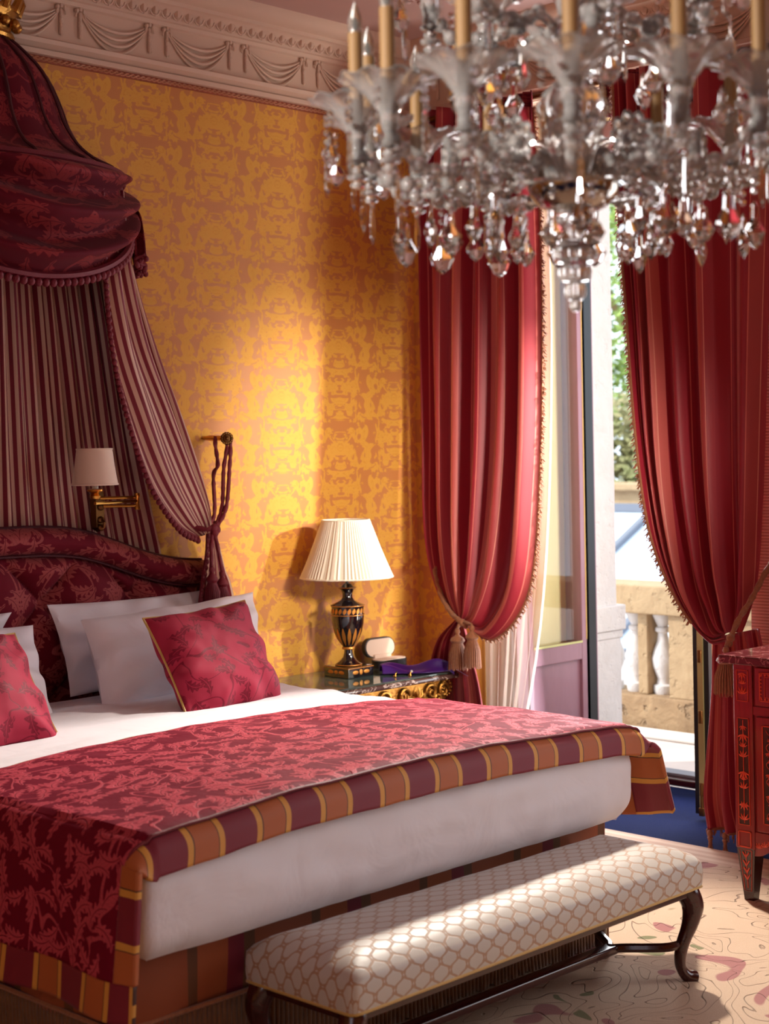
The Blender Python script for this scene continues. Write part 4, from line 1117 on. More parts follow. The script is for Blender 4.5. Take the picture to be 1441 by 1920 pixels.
# jewellery case
jc = at(728, 1240, Y=5.16); jx, jy = jc.x, 5.165
jw = thing('jewellery_case', (jx, jy, ZT2), 'open black oval jewellery case with pale pink lining behind the purple cloth', 'jewellery case')
def oval(w, d, n=32): 
    return [((w-d)*(1 if cos(a) > 0 else -1)*1.0+d*cos(a) if True else 0, d*sin(a)) for a in [2*pi*(i+.5)/n for i in range(n)]]
def ovs(mb, w, d, f0, f1): mb.prism(oval(w, d), f0, f1)
mb = MB(); ovs(mb, .098, .042, lambda a, b: (jx+a, jy-.01+b, ZT2-.004), lambda a, b: (jx+a, jy-.01+b, ZT2+.030)); mb.build('case_base', 'caseblack', jw, smooth=False)
mb = MB(); ovs(mb, .092, .036, lambda a, b: (jx+a, jy-.01+b, ZT2+.028), lambda a, b: (jx+a, jy-.01+b, ZT2+.034)); mb.build('base_lining', 'caselining', jw, smooth=False)
lid = lambda a, b, k: (jx+a-.002, jy+.040+.012*(b+.045)/.09+k, ZT2+.080+b*.98)
mb = MB(); ovs(mb, .098, .045, lambda a, b: lid(a, b, 0), lambda a, b: lid(a, b, .022)); mb.build('case_lid', 'caseblack', jw, smooth=False)
mb = MB(); ovs(mb, .092, .0395, lambda a, b: lid(a, b, -.003), lambda a, b: lid(a, b, .001)); mb.build('lid_lining', 'caselining', jw, smooth=False)
mb = MB(); mb.box((jx-.055, jy+.028, ZT2+.026), (jx+.055, jy+.046, ZT2+.050), .003); mb.build('hinge_ribbon', 'caselining', jw, smooth=False)
# purple satin cloth
P0, P1 = at(690, 1258, Z=ZT2+.01), at(868, 1254, Z=ZT2+.02)
P1 = Vector((5.335, 4.80, ZT2+.01)); P0 = at(714, 1258, Z=ZT2+.01)
mb = MB(); ax = P1-P0; pn = Vector((-ax.y, ax.x, 0)).normalized()
def cl(u, v):
    w = lerp(.05, .035, u)*(1+.5*sin(u*4)); c = P0+ax*u
    h = .010+.028*sin(pi*v)*(1+.5*sin(u*9+1))+.012*sin(v*9+u*5)*sin(pi*v)
    p = c+pn*((v-.5)*2*w+.010*sin(u*7))
    z = ZT2+.001+max(h-.008, 0.0)
    if u > .93: z -= (u-.93)*.25
    return Vector((p.x, p.y, z)), (u, v)
mb.grid(60, 30, cl); pc_ = mb.build('satin_cloth', 'purple', None, solid=.003, loc=tuple((P0+P1)/2)); tag(pc_, 'crumpled purple satin cloth lying on the marble bedside table', 'cloth')
lb = MB(); lb.grid(6, 6, lambda u, v: (Vector((5.335+.035*u, 4.775+.03*v-.03*u, ZT2+.004-.028*u*(1)+.010*v)), (u, v))); lb.build('lilac_corner', plain('lilac_lining', L(176, 160, 220), .5), pc_, solid=.002)
for i, (px, py) in enumerate(((740, 1264), (768, 1262))):
    q = at(px, py, Z=ZT2+.008)
    t = thing('earring', tuple(q), ['small gold earring nearer the table lamp', 'small gold earring nearer the corner of the marble table'][i], 'earring', 'earrings on the marble top')
    m1 = MB().lathe([(.007, 0), (.0085, .003), (.007, .006)], (q.x, q.y, ZT2-.004), 12); m1.tube([(q.x, q.y, ZT2+.002), (q.x+.006, q.y, ZT2+.010), (q.x+.013, q.y+.002, ZT2+.013)], .0022, 6)
    m1.build('mount', 'brass', t)
    MB().ball((q.x+.013, q.y+.002, ZT2+.014), .0055, 10, 8).build('stone', 'white' if i else 'lacquer', t)

# ================================================================== WINDOW CURTAINS
def tuck(v): return v
XC = 5.50
CT = 3.165
lc = thing('curtain', (5.52, 4.75, 0), 'crimson striped curtain on the left of the balcony door, tied back beside the bedside table', 'curtain', 'balcony door curtains')
def PY(x, y, X=XC): p = at(x, y, X=X); return (X, p.y, p.z)
# left curtain: wall side (u=0) -> leading edge (u=1)
TL_ = at(862, 1160, X=5.36)
def C(y, z, x=XC): return (x, y, z)
e0 = [PY(793, 205, 5.56), PY(790, 380, 5.55), PY(793, 600, 5.54), PY(800, 830, 5.53), PY(806, 1010, 5.50), PY(825, 1110, 5.44), PY(852, 1160, 5.38)]
e1 = [PY(868, 200, 5.52), PY(862, 380, 5.50), PY(858, 600, 5.48), PY(856, 830, 5.46), PY(856, 1010, 5.42), PY(858, 1105, 5.38), PY(864, 1162, 5.36)]
e2 = [PY(935, 200, 5.50), PY(938, 380, 5.48), PY(940, 600, 5.46), PY(935, 850, 5.42), PY(915, 1050, 5.38), PY(888, 1150, 5.34), PY(868, 1166, 5.35)]
e3 = [PY(992, 200, 5.48), PY(1004, 400, 5.46), PY(1008, 650, 5.43), PY(1003, 900, 5.39), PY(985, 1110, 5.35), PY(925, 1198, 5.33), PY(870, 1170, 5.35)]
base, lf = cloth([(0, e0), (.36, e1), (.7, e2), (1, e3)], 0, 0, (-1, 0, 0), 5.5, lambda v: .040*(1-.78*sst(.55, 1, v))+.0, 1.15, '', '', None, 3.0, build=False, seed=12)
mb = MB(); mb.grid(240, 90, lf); mb.build('drape', 'curtain', lc, solid=.004)
t0 = [PY(856, 1160, 5.38), PY(822, 1200, 5.42), PY(808, 1262, 5.45), PY(806, 1350, 5.46), PY(808, 1530, 5.46)]
t1 = [PY(868, 1168, 5.36), PY(882, 1215, 5.37), PY(902, 1290, 5.39), PY(915, 1380, 5.41), PY(938, 1560, 5.43)]
base, tf = cloth([(0, t0), (1, t1)], 0, 0, (-1, 0, 0), 4.0, lambda v: .008+.026*v, 1.3, '', '', None, 1.0, build=False, seed=14)
mb = MB(); mb.grid(140, 40, tf); mb.build('drape_tail', 'curtain', lc, solid=.004)
def tufted_edge(mb, path, step=.022, s=1.0, out=(0, -1, 0), rnd=random.Random(3)):
    path = [Vector(p) for p in path]; acc = 0; nxt = 0; out = Vector(out)
    mb.tube(path, .006, 6)
    for a, b in zip(path, path[1:]):
        d_ = (b-a).length; dr = (b-a).normalized() if d_ > 0 else Vector((0, 0, -1))
        while nxt <= acc+d_:
            p = a.lerp(b, (nxt-acc)/max(d_, 1e-9))
            for k in range(5):
                q = p+(out*rnd.uniform(.008, .022)+Vector((rnd.uniform(-.01, .01), 0, rnd.uniform(-.022, .002))))*s
                mb.tube([p, p.lerp(q, .5)+Vector((rnd.uniform(-.004, .004), 0, .002)), q], lambda t: .0036*s*(1-.5*t), 4)
            nxt += step
        acc += d_
    return mb
fb = MB(); tufted_edge(fb, [lf(1, i/70)[0] for i in range(66)]); fb.build('edge_fringe', 'goldcord', lc)
fb = MB(); tufted_edge(fb, [tf(i/20, 1)[0] for i in range(21)], .03, 1.2, (0, 0, -1)); fb.build('hem_fringe', 'goldcord', lc)
ltb = thing('curtain_tieback', (5.38, 4.85, .9), 'gold twisted cord tieback with tassels on the left curtain', 'tieback', 'gold tiebacks')
kn2 = at(866, 1168, X=5.32)
r_ = MB(); rope(r_, [(5.64, 5.13, 1.16), tuple(at(815, 1062, X=5.47)), tuple(at(823, 1105, X=5.43)), tuple(at(842, 1145, X=5.36)), tuple(kn2)], .0085, 40, 100)
r_.build('cord', 'goldcord', ltb)
MB().ball(kn2, .018, 10, 8).ball(kn2+Vector((0, -.02, -.012)), .014, 10, 8).build('knot', 'goldcord', ltb)
for px, py, r in ((857, 1178, .040), (884, 1172, .036)):
    t_ = MB(); e_ = at(px, py, X=5.30); rope(t_, [kn2, (kn2+e_)/2+Vector((0, 0, .004)), e_], .006, 8); tassel(t_, e_, .125, r); t_.build('tassel', 'goldcord', ltb)
# right curtain
rc = thing('curtain', (5.52, 3.6, 0), 'crimson striped curtain on the right of the balcony door, tied back towards the red cabinet', 'curtain', 'balcony door curtains')
TR = at(1366, 1205, X=5.36)
f0 = [PY(1160, 150, 5.47), PY(1168, 360, 5.45), PY(1182, 560, 5.43), PY(1200, 800, 5.41), PY(1228, 990, 5.38), PY(1275, 1120, 5.35), PY(1330, 1200, 5.33), PY(1364, 1205, 5.35)]
f1 = [C(3.82, CT, 5.49), C(3.79, 2.6, 5.47), C(3.755, 2.0, 5.45), C(3.71, 1.5, 5.42), C(3.62, 1.1, 5.39), C(3.52, .92, 5.36), C(3.46, .86, 5.35), C(3.42, .87, 5.37)]
f2 = [C(3.58, CT, 5.51), C(3.57, 2.6, 5.50), C(3.55, 2.0, 5.48), C(3.52, 1.5, 5.45), C(3.475, 1.15, 5.42), C(3.44, 1.0, 5.40), C(3.42, .92, 5.38), C(3.41, .88, 5.38)]
f3 = [C(3.27, CT, 5.54), C(3.29, 2.6, 5.53), C(3.315, 2.0, 5.52), C(3.33, 1.5, 5.50), C(3.34, 1.15, 5.47), C(3.35, 1.0, 5.45), C(3.36, .92, 5.43), C(3.37, .88, 5.42)]
base, rf_ = cloth([(0, f0), (.34, f1), (.68, f2), (1, f3)], 0, 0, (-1, 0, 0), 5.6, lambda v: .042*(1-.72*sst(.55, 1, v)), 1.2, '', '', None, 3.0, build=False, seed=22)
mb = MB(); mb.grid(240, 90, rf_); mb.build('drape', 'curtain', rc, solid=.004)
g0 = [C(3.455, .86, 5.36), C(3.49, .66, 5.40), C(3.53, .42, 5.43), C(3.56, .22, 5.45), C(3.55, .085, 5.46)]
g1 = [C(3.29, .90, 5.43), C(3.27, .7, 5.47), C(3.24, .4, 5.50), C(3.2, .2, 5.52), C(3.15, .06, 5.52)]
base, gf = cloth([(0, g0), (1, g1)], 0, 0, (-1, 0, 0), 4.0, lambda v: .010+.026*v, 1.2, '', '', None, 1.0, build=False, seed=27)
mb = MB(); mb.grid(140, 40, gf); mb.build('drape_tail', 'curtain', rc, solid=.004)
fb = MB(); tufted_edge(fb, [rf_(0, i/70)[0] for i in range(56)], .022, 1.0, (0, 1, 0)); fb.build('edge_fringe', 'goldcord', rc)
fb = MB(); tufted_edge(fb, [gf(i/20, 1)[0] for i in range(21)], .03, 1.0, (0, 0, -1))
for i in range(7): tassel(fb, gf(.04+i*.15, 1)[0]+Vector((-.01, 0, .0)), .035, .010)
fb.build('hem_fringe', 'goldcord', rc)
M['ribbed'] = None
t = NT('pink_ribbed_blind', rough=.7, sheen=.3); x, y, z = t.sep(t.tc('Object'))
rb = t.math('SINE', t.math('MULTIPLY', z, 2*pi/.0125)); t.set('col', t.mix(t.step(rb, -.6, .6), L(188, 122, 112), L(222, 170, 156))); t.bump(rb, .5, .004); M['ribbed'] = t.m
fb = MB(); fb.grid(6, 4, lambda u, v: (Vector((5.60, lerp(3.43, 3.0, u), lerp(.45, 2.02, v)+.25*u*v)), (u, v)))
tag(fb.build('ribbed_blind', 'ribbed', None, solid=.01, loc=(5.6, 3.2, 1.2)), 'pink finely ribbed panel hanging on the wall beside the right curtain', 'blind')
rtb = thing('curtain_tieback', (5.4, 3.35, .95), 'gold twisted cord tieback with one big tassel on the right curtain', 'tieback', 'gold tiebacks')
kn3 = at(1369, 1196, X=5.30)
r_ = MB(); rope(r_, [(5.60, 3.27, 1.22), tuple(at(1441, 1062, X=5.52)), tuple(at(1410, 1120, X=5.42)), tuple(at(1385, 1160, X=5.34)), tuple(kn3)], .0085, 40, 100); r_.build('cord', 'goldcord', rtb)
MB().ball(kn3, .017, 10, 8).ball(kn3+Vector((0, .008, -.022)), .015, 10, 8).build('knot', 'goldcord', rtb)
t_ = MB(); e_ = at(1360, 1212, X=5.28); rope(t_, [kn3, (kn3+e_)/2, e_], .006, 8); tassel(t_, e_, .125, .045); t_.build('tassel', 'goldcord', rtb)
# cream sheer curtain behind the left curtain
sc_ = thing('sheer_curtain', (5.72, 4.6, 0), 'cream sheer curtain hanging between the left curtain and the glass door', 'sheer curtain')
base, sf = cloth([(0, [C(4.93, 3.15, 5.72), C(4.93, 1.6, 5.72), C(4.93, .03, 5.72)]), (1, [C(4.42, 3.15, 5.66), C(4.44, 1.6, 5.66), C(4.60, .8, 5.66), C(4.70, .03, 5.66)][0:4:1][:4])], 0, 0, (-1, 0, 0), 7, .018, .8, '', '', None, build=False) if False else cloth([(0, [C(4.93, 3.15, 5.73), C(4.93, 2.0, 5.73), C(4.94, .9, 5.73), C(4.94, .03, 5.73)]), (1, [C(4.41, 3.15, 5.60), C(4.405, 2.0, 5.60), C(4.50, .9, 5.62), C(4.72, .03, 5.64)])], 0, 0, (-1, 0, 0), 7, .018, .8, '', '', None, build=False)
mb = MB(); mb.grid(160, 20, sf); mb.build('sheer_panel', 'sheer', sc_)
# curtain heading
hd = thing('curtain_pelmet', (5.55, 4.2, 3.1), 'dark crimson gathered curtain heading under the cornice above the balcony door', 'pelmet')
base, hf = cloth([(0, [C(5.14, 3.18, 5.58), C(5.14, 3.05, 5.58)]), (1, [C(4.42, 3.18, 5.50), C(4.42, 3.05, 5.50)])], 0, 0, (-1, 0, 0), 16, .012, 1, '', '', None, build=False)
mb = MB(); mb.grid(200, 4, hf); mb.build('heading', 'canopy_damask', hd, solid=.004)
base, hf = cloth([(0, [C(4.06, 3.18, 5.50), C(4.03, 3.0, 5.50)]), (1, [C(3.2, 3.18, 5.56), C(3.2, 3.0, 5.56)])], 0, 0, (-1, 0, 0), 18, .012, 1, '', '', None, build=False)
mb = MB(); mb.grid(200, 4, hf); mb.build('heading', 'canopy_damask', hd, solid=.004)
MB().tube([(5.56, 5.2, 3.165), (5.56, 3.1, 3.165)], .012, 8).build('pole', 'brass_dark', hd)

# ================================================================== RUG
rg = MB()
rg.grid(2, 2, lambda u, v: (Vector((lerp(.6, 5.415, u), lerp(-.6, 4.2, v), .016)), (u, v)))
o = MB().box((.6, -.6, .001), (5.415, 4.2, .016), .005).build('rug', 'rug', None, smooth=False, loc=(5.415, 1.8, 0))
tag(o, 'large beige wool rug with carved scrolls under the bed and bench', 'rug')

# ================================================================== RED CABINET
ch = thing('cabinet', (5.15, 2.75, 0), 'red inlaid commode with marble top standing beside the right curtain', 'cabinet')
KX, KY1, KY0, KD = 4.87, 3.06, 2.30, 5.38
MB().box((KX-.03, KY0-.03, .845), (KD+.02, KY1+.045, .876), .006).build('marble_top', 'redmarble', ch, smooth=False)
mb = MB(); mb.box((KX+.004, KY0, .235), (KD, KY1, .848), .004)
# stiles with canted faces
for y in (KY0, KY1-.075): mb.box((KX-.006, y, .20), (KX+.05, y+.075, .85), .004)
mb.box((KX-.002, KY0, .672), (KX+.02, KY1, .700)); mb.box((KX-.002, KY0, .225), (KX+.02, KY1, .262))
cb = mb.build('carcass', 'redwood', ch, smooth=False)
# scalloped apron
ap = MB(); pts = [(KY0+.07, .235)]; n = 40
for i in range(n+1):
    y = lerp(KY0+.07, KY1-.07, i/n); d_ = min(y-KY0-.07, KY1-.07-y); pts.append((y, .235-.045*max(0, 1-d_/.07)**.8-.012*abs(sin(d_*40))*(1 if d_ < .12 else .0)-.012))
pts.append((KY1-.07, .235)); ap.prism(pts, lambda a, b: (KX, a, b), lambda a, b: (KX+.02, a, b)); ap.build('apron', 'redwood', ch, smooth=False)
dr = MB().box((KX-.010, KY0+.085, .706), (KX+.01, KY1-.088, .838), .004).build('drawer', 'redwood', ch, smooth=False)
do = MB().box((KX-.008, KY0+.085, .268), (KX+.01, KY1-.088, .666), .004).build('cabinet_door', 'redwood', ch, smooth=False)
def rect(mb, x, y0, y1, z0, z1, w):
    mb.box((x-.001, y0, z0), (x+.001, y1, z0+w)).box((x-.001, y0, z1-w), (x+.001, y1, z1)).box((x-.001, y0, z0), (x+.001, y0+w, z1)).box((x-.001, y1-w, z0), (x+.001, y1, z1))
def palmette(mb, x, y, z, s, up=1):
    for k in range(5):
        a = pi/2+(k-2)*.55; L_ = s*(1-.12*abs(k-2))
        mb.tube([(x, y, z), (x, y+cos(a)*L_*.55, z+up*sin(a)*L_*.5), (x, y+cos(a)*L_, z+up*sin(a)*L_)], lambda t: s*.13*(1-abs(2*t-1)*.8), 4)
XI = KX-.0105
dk = MB(); dk.box((XI-.0003, KY0+.115, .300), (XI+.001, KY1-.118, .636)); dk.build('ebonised_band', 'inlaydk', do, smooth=False)
pn = MB(); pn.box((XI-.0012, KY0+.165, .345), (XI+.001, KY1-.168, .592)); pn.build('veneer_panel', 'darkveneer', do, smooth=False)
il = MB(); rect(il, XI-.0014, KY0+.112, KY1-.115, .297, .639, .0035); rect(il, XI-.0014, KY0+.160, KY1-.163, .340, .597, .003)
yv = KY1-.142
def vine(mb, x, f, n, s=.012):
    P = [f(i/(n*4)) for i in range(n*4+1)]
    return P
pts = [(XI-.002, yv+.011*sin(i*.55), .312+i*.0052) for i in range(61)]; il.tube(pts, .0014, 4)
for k in range(8): palmette(il, XI-.002, yv+.004*(-1)**k, .325+k*.037, .017, 1 if k % 2 else -1)
pts = [(XI-.002, KY1-.16-i*.008, .318+.010*sin(i*.6)) for i in range(56)]; il.tube(pts, .0014, 4)
pts = [(XI-.002, KY1-.16-i*.008, .616+.010*sin(i*.6)) for i in range(56)]; il.tube(pts, .0014, 4)
for k in range(11): palmette(il, XI-.002, KY1-.165-k*.04, .318, .016, 1 if k % 2 else -1); palmette(il, XI-.002, KY1-.165-k*.04, .616, .016, 1 if k % 2 else -1)
il.build('door_inlay', 'inlay', do, smooth=False)
il = MB(); rect(il, XI-.0024, KY0+.105, KY1-.108, .722, .822, .003); rect(il, XI-.0024, KY0+.125, KY1-.128, .736, .808, .0015)
for i in range(38):
    y = KY1-.116-i*.0142
    for z, s in ((.727, 1), (.817, -1)): il.add([(XI-.002, y-.005, z), (XI-.002, y+.005, z), (XI-.002, y, z+s*.009)], [(0, 1, 2)])
for z in [.735+i*.0125 for i in range(7)]: il.add([(XI-.002, KY1-.109, z-.005), (XI-.002, KY1-.109, z+.005), (XI-.002, KY1-.119, z)], [(0, 1, 2)])
for k in range(8):
    a = k*pi/4; y0_ = (KY0+KY1)/2
    for yy in (y0_, KY1-.2): il.tube([(XI-.002, yy+.006*cos(a), .772+.006*sin(a)), (XI-.002, yy+.03*cos(a), .772+.026*sin(a))], lambda t: .004*(1-t), 4)
il.build('drawer_inlay', 'inlay', dr, smooth=False)
MB().tube([(KX-.012, 2.66, .80), (KX-.03, 2.66, .775), (KX-.012, 2.66, .75)], .004, 8).build('handle', 'brass', dr)
XS = KX-.0068
for yc in (KY1-.0375, KY0+.0375):
    si = MB(); sd = MB()
    sd.box((XS-.0004, yc-.021, .285), (XS+.0005, yc+.021, .655)); rect(si, XS-.001, yc-.023, yc+.023, .283, .657, .002); rect(si, XS-.001, yc-.023, yc+.023, .715, .825, .002)
    for z, s, u_ in ((.74, .030, 1), (.775, .022, 1), (.815, .026, -1), (.30, .03, 1), (.345, .026, 1), (.36, .03, -1), (.41, .028, 1), (.44, .02, 1), (.47, .034, -1), (.52, .028, 1), (.555, .024, 1), (.60, .032, -1), (.63, .022, -1)): palmette(si, XS-.001, yc, z, s, u_)
    si.tube([(XS-.001, yc, .29), (XS-.001, yc, .65)], .0015, 4)
    rect(si, XS-.001, yc-.026, yc+.026, .205, .262, .004)
    for k in range(8): a = k*pi/4; si.tube([(XS-.001, yc, .2335), (XS-.001, yc+.021*cos(a), .2335+.021*sin(a))], lambda t: .0045*(1-abs(2*t-1)), 4)
    if yc > 2.7:
        for k in range(4): palmette(si, KX-.001, KY1-.09-.022*k, .207+.008*k, .024, 1)
    si.build('stile_inlay', 'inlay', cb, smooth=False); sd.build('stile_inlay_ground', 'inlaydk', cb, smooth=False)
for y in (KY0+.0375, KY1-.0375):
    for x in (KX+.030, KD-.04):
        mb = MB(); mb.add([(x-.034, y-.036, .205), (x+.034, y-.036, .205), (x+.034, y+.036, .205), (x-.034, y+.036, .205), (x-.017, y-.018, .015), (x+.017, y-.018, .015), (x+.017, y+.018, .015), (x-.017, y+.018, .015)],
            [(0, 1, 2, 3), (4, 7, 6, 5), (0, 4, 5, 1), (1, 5, 6, 2), (2, 6, 7, 3), (3, 7, 4, 0)])
        lg = mb.build('leg', 'mahogany', ch, smooth=False)
        if x < 5: 
            li = MB(); f = lambda dy, z: (x-.034-.001+.017*(.205-z)/.19, y+dy*(1-.5*(.205-z)/.19), z)
            li.tube([f(-.025, .195), f(.025, .195), f(.022, .05), f(-.022, .05), f(-.025, .195)], .0012, 4); li.tube([f(0, .19), f(0, .06)], .0015, 4)
            for z in (.17, .14, .115, .09): li.tube([f(0, z), f(.014, z+.018)], .003, 4); li.tube([f(0, z), f(-.014, z+.018)], .003, 4)
            li.build('leg_inlay', 'inlay', lg, smooth=False)

# ================================================================== BENCH
bn = thing('bench', (3.34, 2.84, 0), 'long upholstered bench in silver-beige scroll brocade at the foot of the bed', 'bench')
SX0, SX1, SY0, SY1 = 2.600, 4.078, 2.672, 3.070
mb = MB(); cx, cy, hx, hy = (SX0+SX1)/2, (SY0+SY1)/2, (SX1-SX0)/2, (SY1-SY0)/2
def bfu(u, v):
    (X_, Y_), (nx, ny) = rrect(u, hx, hy, .022)
    if v < .3:
        t = v/.3; z = lerp(.296, .370, t); q = -.004*(2*t-1)**2; x = cx+X_+nx*q; y = cy+Y_+ny*q; off = .372-z
        uv_ = (x+nx*off, y+ny*off)
    else:
        t = (v-.3)/.7; x = cx+X_*(1-t); y = cy+Y_*(1-t); e = min(hx-abs(x-cx), hy-abs(y-cy))
        z = .370+.050*(1-(1-min(e/.13, 1))**2.4)+.003*nz(x*7, y*7, 3); uv_ = (x, y)
    return Vector((x, y, z)), uv_
mb.grid(280, 34, bfu, closeu=True)
mb.build('seat', 'bench', bn, merge=True)
MB().box((SX0+.02, SY0+.02, .270), (SX1-.02, SY1-.02, .300), .004).build('seat_rail', 'mahogany', bn, smooth=False)
pp = MB(); ring = [bfu(i/200, 0)[0] for i in range(200)]; pp.tube([p+Vector((0, 0, .001)) for p in ring], .004, 6, close=True); pp.build('piping', 'goldpipe', bn)
for (x, y, sx, sy) in ((SX1-.05, SY0+.045, 1, -1), (SX0+.05, SY0+.045, -1, -1), (SX1-.05, SY1-.045, 1, 1), (SX0+.05, SY1-.045, -1, 1)):
    o_ = Vector((sx*.72, sy*.35, 0))
    P = [Vector((x, y, .298)), Vector((x, y, .275))+o_*.018, Vector((x, y, .235))+o_*.036, Vector((x, y, .185))+o_*.024, Vector((x, y, .12))-o_*.012, Vector((x, y, .065))-o_*.020, Vector((x, y, .030))+o_*.006, Vector((x, y, .019))+o_*.040]
    Q = [cat(P, i/36) for i in range(37)]
    MB().tube(Q, lambda t: interp([(0, .034), (.15, .036), (.3, .033), (.5, .021), (.75, .016), (.9, .019), (1, .022)], t), 14).build('leg', 'mahogany', bn)
stt = MB()
yc = cy
for sx, x in ((1, SX1-.05), (-1, SX0+.05)):
    P = [(x-sx*.008, SY0+.052, .125), (x-sx*.06, SY0+.075, .122), (x-sx*.13, yc-.03, .118), (x-sx*.16, yc, .118), (x-sx*.13, yc+.03, .118), (x-sx*.06, SY1-.075, .122), (x-sx*.008, SY1-.052, .125)]
    stt.tube([cat(P, i/40) for i in range(41)], .014, 8)
stt.box((SX0+.20, yc-.022, .104), (SX1-.20, yc+.022, .128), .006)
stt.build('stretcher', 'mahogany', bn)
# ================================================================== CHANDELIER
CC = at(1079, 583, T=2.85); CXY = Vector((CC.x, CC.y, 0)); CB = CC.z    # z of the finial tip
chd = thing('chandelier', (CC.x, CC.y, ZC), 'blown-glass chandelier with candle arms and crystal drops hanging before the balcony door', 'chandelier')
def zz(y): return at(1078, y, T=2.85).z
cx_, cy_ = CC.x, CC.y
def ribbed(prof, n=48, nf=12, am=.05, mat='glass', name='stem', z0=0):
    return MB().lathe(prof, (cx_, cy_, 0), n, flute=lambda j, a: 1+am*cos(nf*a))
# finial: a stack of ribbed glass balls
balls = [(573, .010), (546, .019), (512, .029), (476, .039), (434, .049)]
fin = MB(); fin.lathe([(.002, CB), (.008, CB+.006), (.006, CB+.014)], (cx_, cy_, 0), 12)
prof = []
hts = [.011, .018, .021, .023, .027]
for (y, r), h in zip(balls, hts):
    zc_ = zz(y)
    for k in range(9):
        a = -pi/2+pi*k/8*.98+.03; prof.append((max(.5*r, r*cos(a)) if k in (0, 8) else r*(.45+.55*cos(a)), zc_+h*sin(a)*.95))
prof.sort(key=lambda p: p[1])
fin.lathe(prof, (cx_, cy_, 0), 60, flute=lambda j, a: 1+.05*cos(14*a))
fin.build('finial', 'glass', chd)
# silvered bowl with its glass collar
zb_ = zz(400)
MB().lathe([(.035, zb_), (.06, zb_+.012), (.078, zb_+.034), (.084, zb_+.06), (.082, zb_+.078), (.05, zb_+.082)], (cx_, cy_, 0), 48).build('receiver_bowl', 'silvered', chd)
col_ = MB()
col_.lathe([(.088, zb_+.050), (.098, zb_+.07), (.104, zb_+.085), (.100, zb_+.087), (.090, zb_+.07), (.082, zb_+.052)], (cx_, cy_, 0), 84, flute=lambda j, a: 1+.04*cos(21*a))
col_.build('fluted_collar', 'glass', chd)
# stem: alternating bulbs up to the ceiling canopy
stp = MB(); sp_ = []
z = zb_+.082; rs = [(.030, .05), (.062, .11), (.028, .04), (.048, .07), (.024, .05), (.075, .15), (.03, .05), (.05, .09), (.024, .12), (.055, .12), (.022, .10), (.04, .10)]
for r, h in rs:
    for k in range(8): sp_.append((.020+(r-.020)*sin(pi*k/8), z+h*k/8))
    z += h
stp.lathe(sp_, (cx_, cy_, 0), 60, flute=lambda j, a: 1+.05*cos(12*a)); stp.build('stem', 'glass', chd)
MB().tube([(cx_, cy_, z-.02), (cx_, cy_, ZC-.03)], .008, 8).build('rod', 'brass', chd)
MB().lathe([(.004, ZC-.07), (.03, ZC-.06), (.06, ZC-.03), (.065, ZC)], (cx_, cy_, 0), 32).build('ceiling_cap', 'brass', chd)
def arm_local(R, zlow, zcup, r0, z0a, name, rad=.0075):
    """arm in the x-z plane, radiating along +x from the chandelier axis"""
    P = [(r0, 0, z0a), (r0+.045, 0, z0a+.018), (r0+.10, 0, z0a-.02), (R*.62, 0, zlow+.004), (R*.82, 0, zlow+.002), (R*.97, 0, zlow+.045), (R*1.0, 0, zcup-.05), (R, 0, zcup-.02)]
    return [cat(P, i/60) for i in range(61)]
def to_root(mb):  # arm geometry is modelled about the axis: shift so that build() (which subtracts the root) leaves it there
    mb.v = [(v[0]+cx_, v[1]+cy_, v[2]) for v in mb.v]; return mb
ZL, ZCUP = zz(345), zz(240)
def cupmesh(R, z, s=1.0):
    mb = MB()
    pr = [(.012, -.030), (.016, -.022), (.014, -.012), (.020, .000), (.030, .012), (.044, .028), (.060, .038), (.074, .041), (.075, .0425), (.060, .0405), (.043, .031), (.028, .015), (.017, .004)]
    mb.lathe([(r*s, z+h*s) for r, h in pr], (R, 0, 0), 72, flute=lambda j, a: 1+(.030*(pr[j][1]+.03)/.07)*cos(10*a), zwave=lambda j, a: .003*s*cos(10*a)*(1 if pr[j][0] > .04 else 0), cap=False)
    return mb
def crystals(kind, L_=.085, w=.022):
    mb = MB()
    if kind == 'drop':   # faceted kite pendeloque
        out = [(0, 0), (.35, -.12), (.50, -.38), (1.0, -.62), (.72, -.82), (0, -1)]
        n = 8; rows = [(.0, 0), (.34, -.12), (.42, -.38), (1.0, -.64), (.55, -.88), (0, -1)]
        vs = []; 
        for r, z in rows:
            for k in range(n):
                a = 2*pi*k/n; vs.append((r*w*cos(a)*.95, r*w*.42*sin(a), z*L_))
        fs = [(i*n+k, i*n+(k+1) % n, (i+1)*n+(k+1) % n, (i+1)*n+k) for i in range(len(rows)-1) for k in range(n)]
        mb.add(vs, fs)
    elif kind == 'spear':
        rows = [(0, 0), (.45, -.10), (.32, -.2), (.5, -.6), (.42, -.85), (0, -1)]; n = 6; vs = []
        for r, z in rows:
            for k in range(n): a = 2*pi*k/n; vs.append((r*w*.5*cos(a), r*w*.5*sin(a), z*L_))
        fs = [(i*n+k, i*n+(k+1) % n, (i+1)*n+(k+1) % n, (i+1)*n+k) for i in range(len(rows)-1) for k in range(n)]; mb.add(vs, fs)
    return mb
def hang(p, kind, L_, w, beads=2, yaw=0.0):
    """beads on a wire and a cut crystal below point p (local, about the axis)"""
    mb = MB(); p = Vector(p)
    for k in range(beads): mb.ball(p+Vector((0, 0, -.010-.016*k)), .0062, 8, 5)
    c = crystals(kind, L_, w); o = p+Vector((0, 0, -.010-.016*beads)); ca, sa = cos(yaw), sin(yaw)
    mb.add([(o.x+v[0]*ca-v[1]*sa, o.y+v[0]*sa+v[1]*ca, o.z+v[2]) for v in c.v], c.f)
    return mb
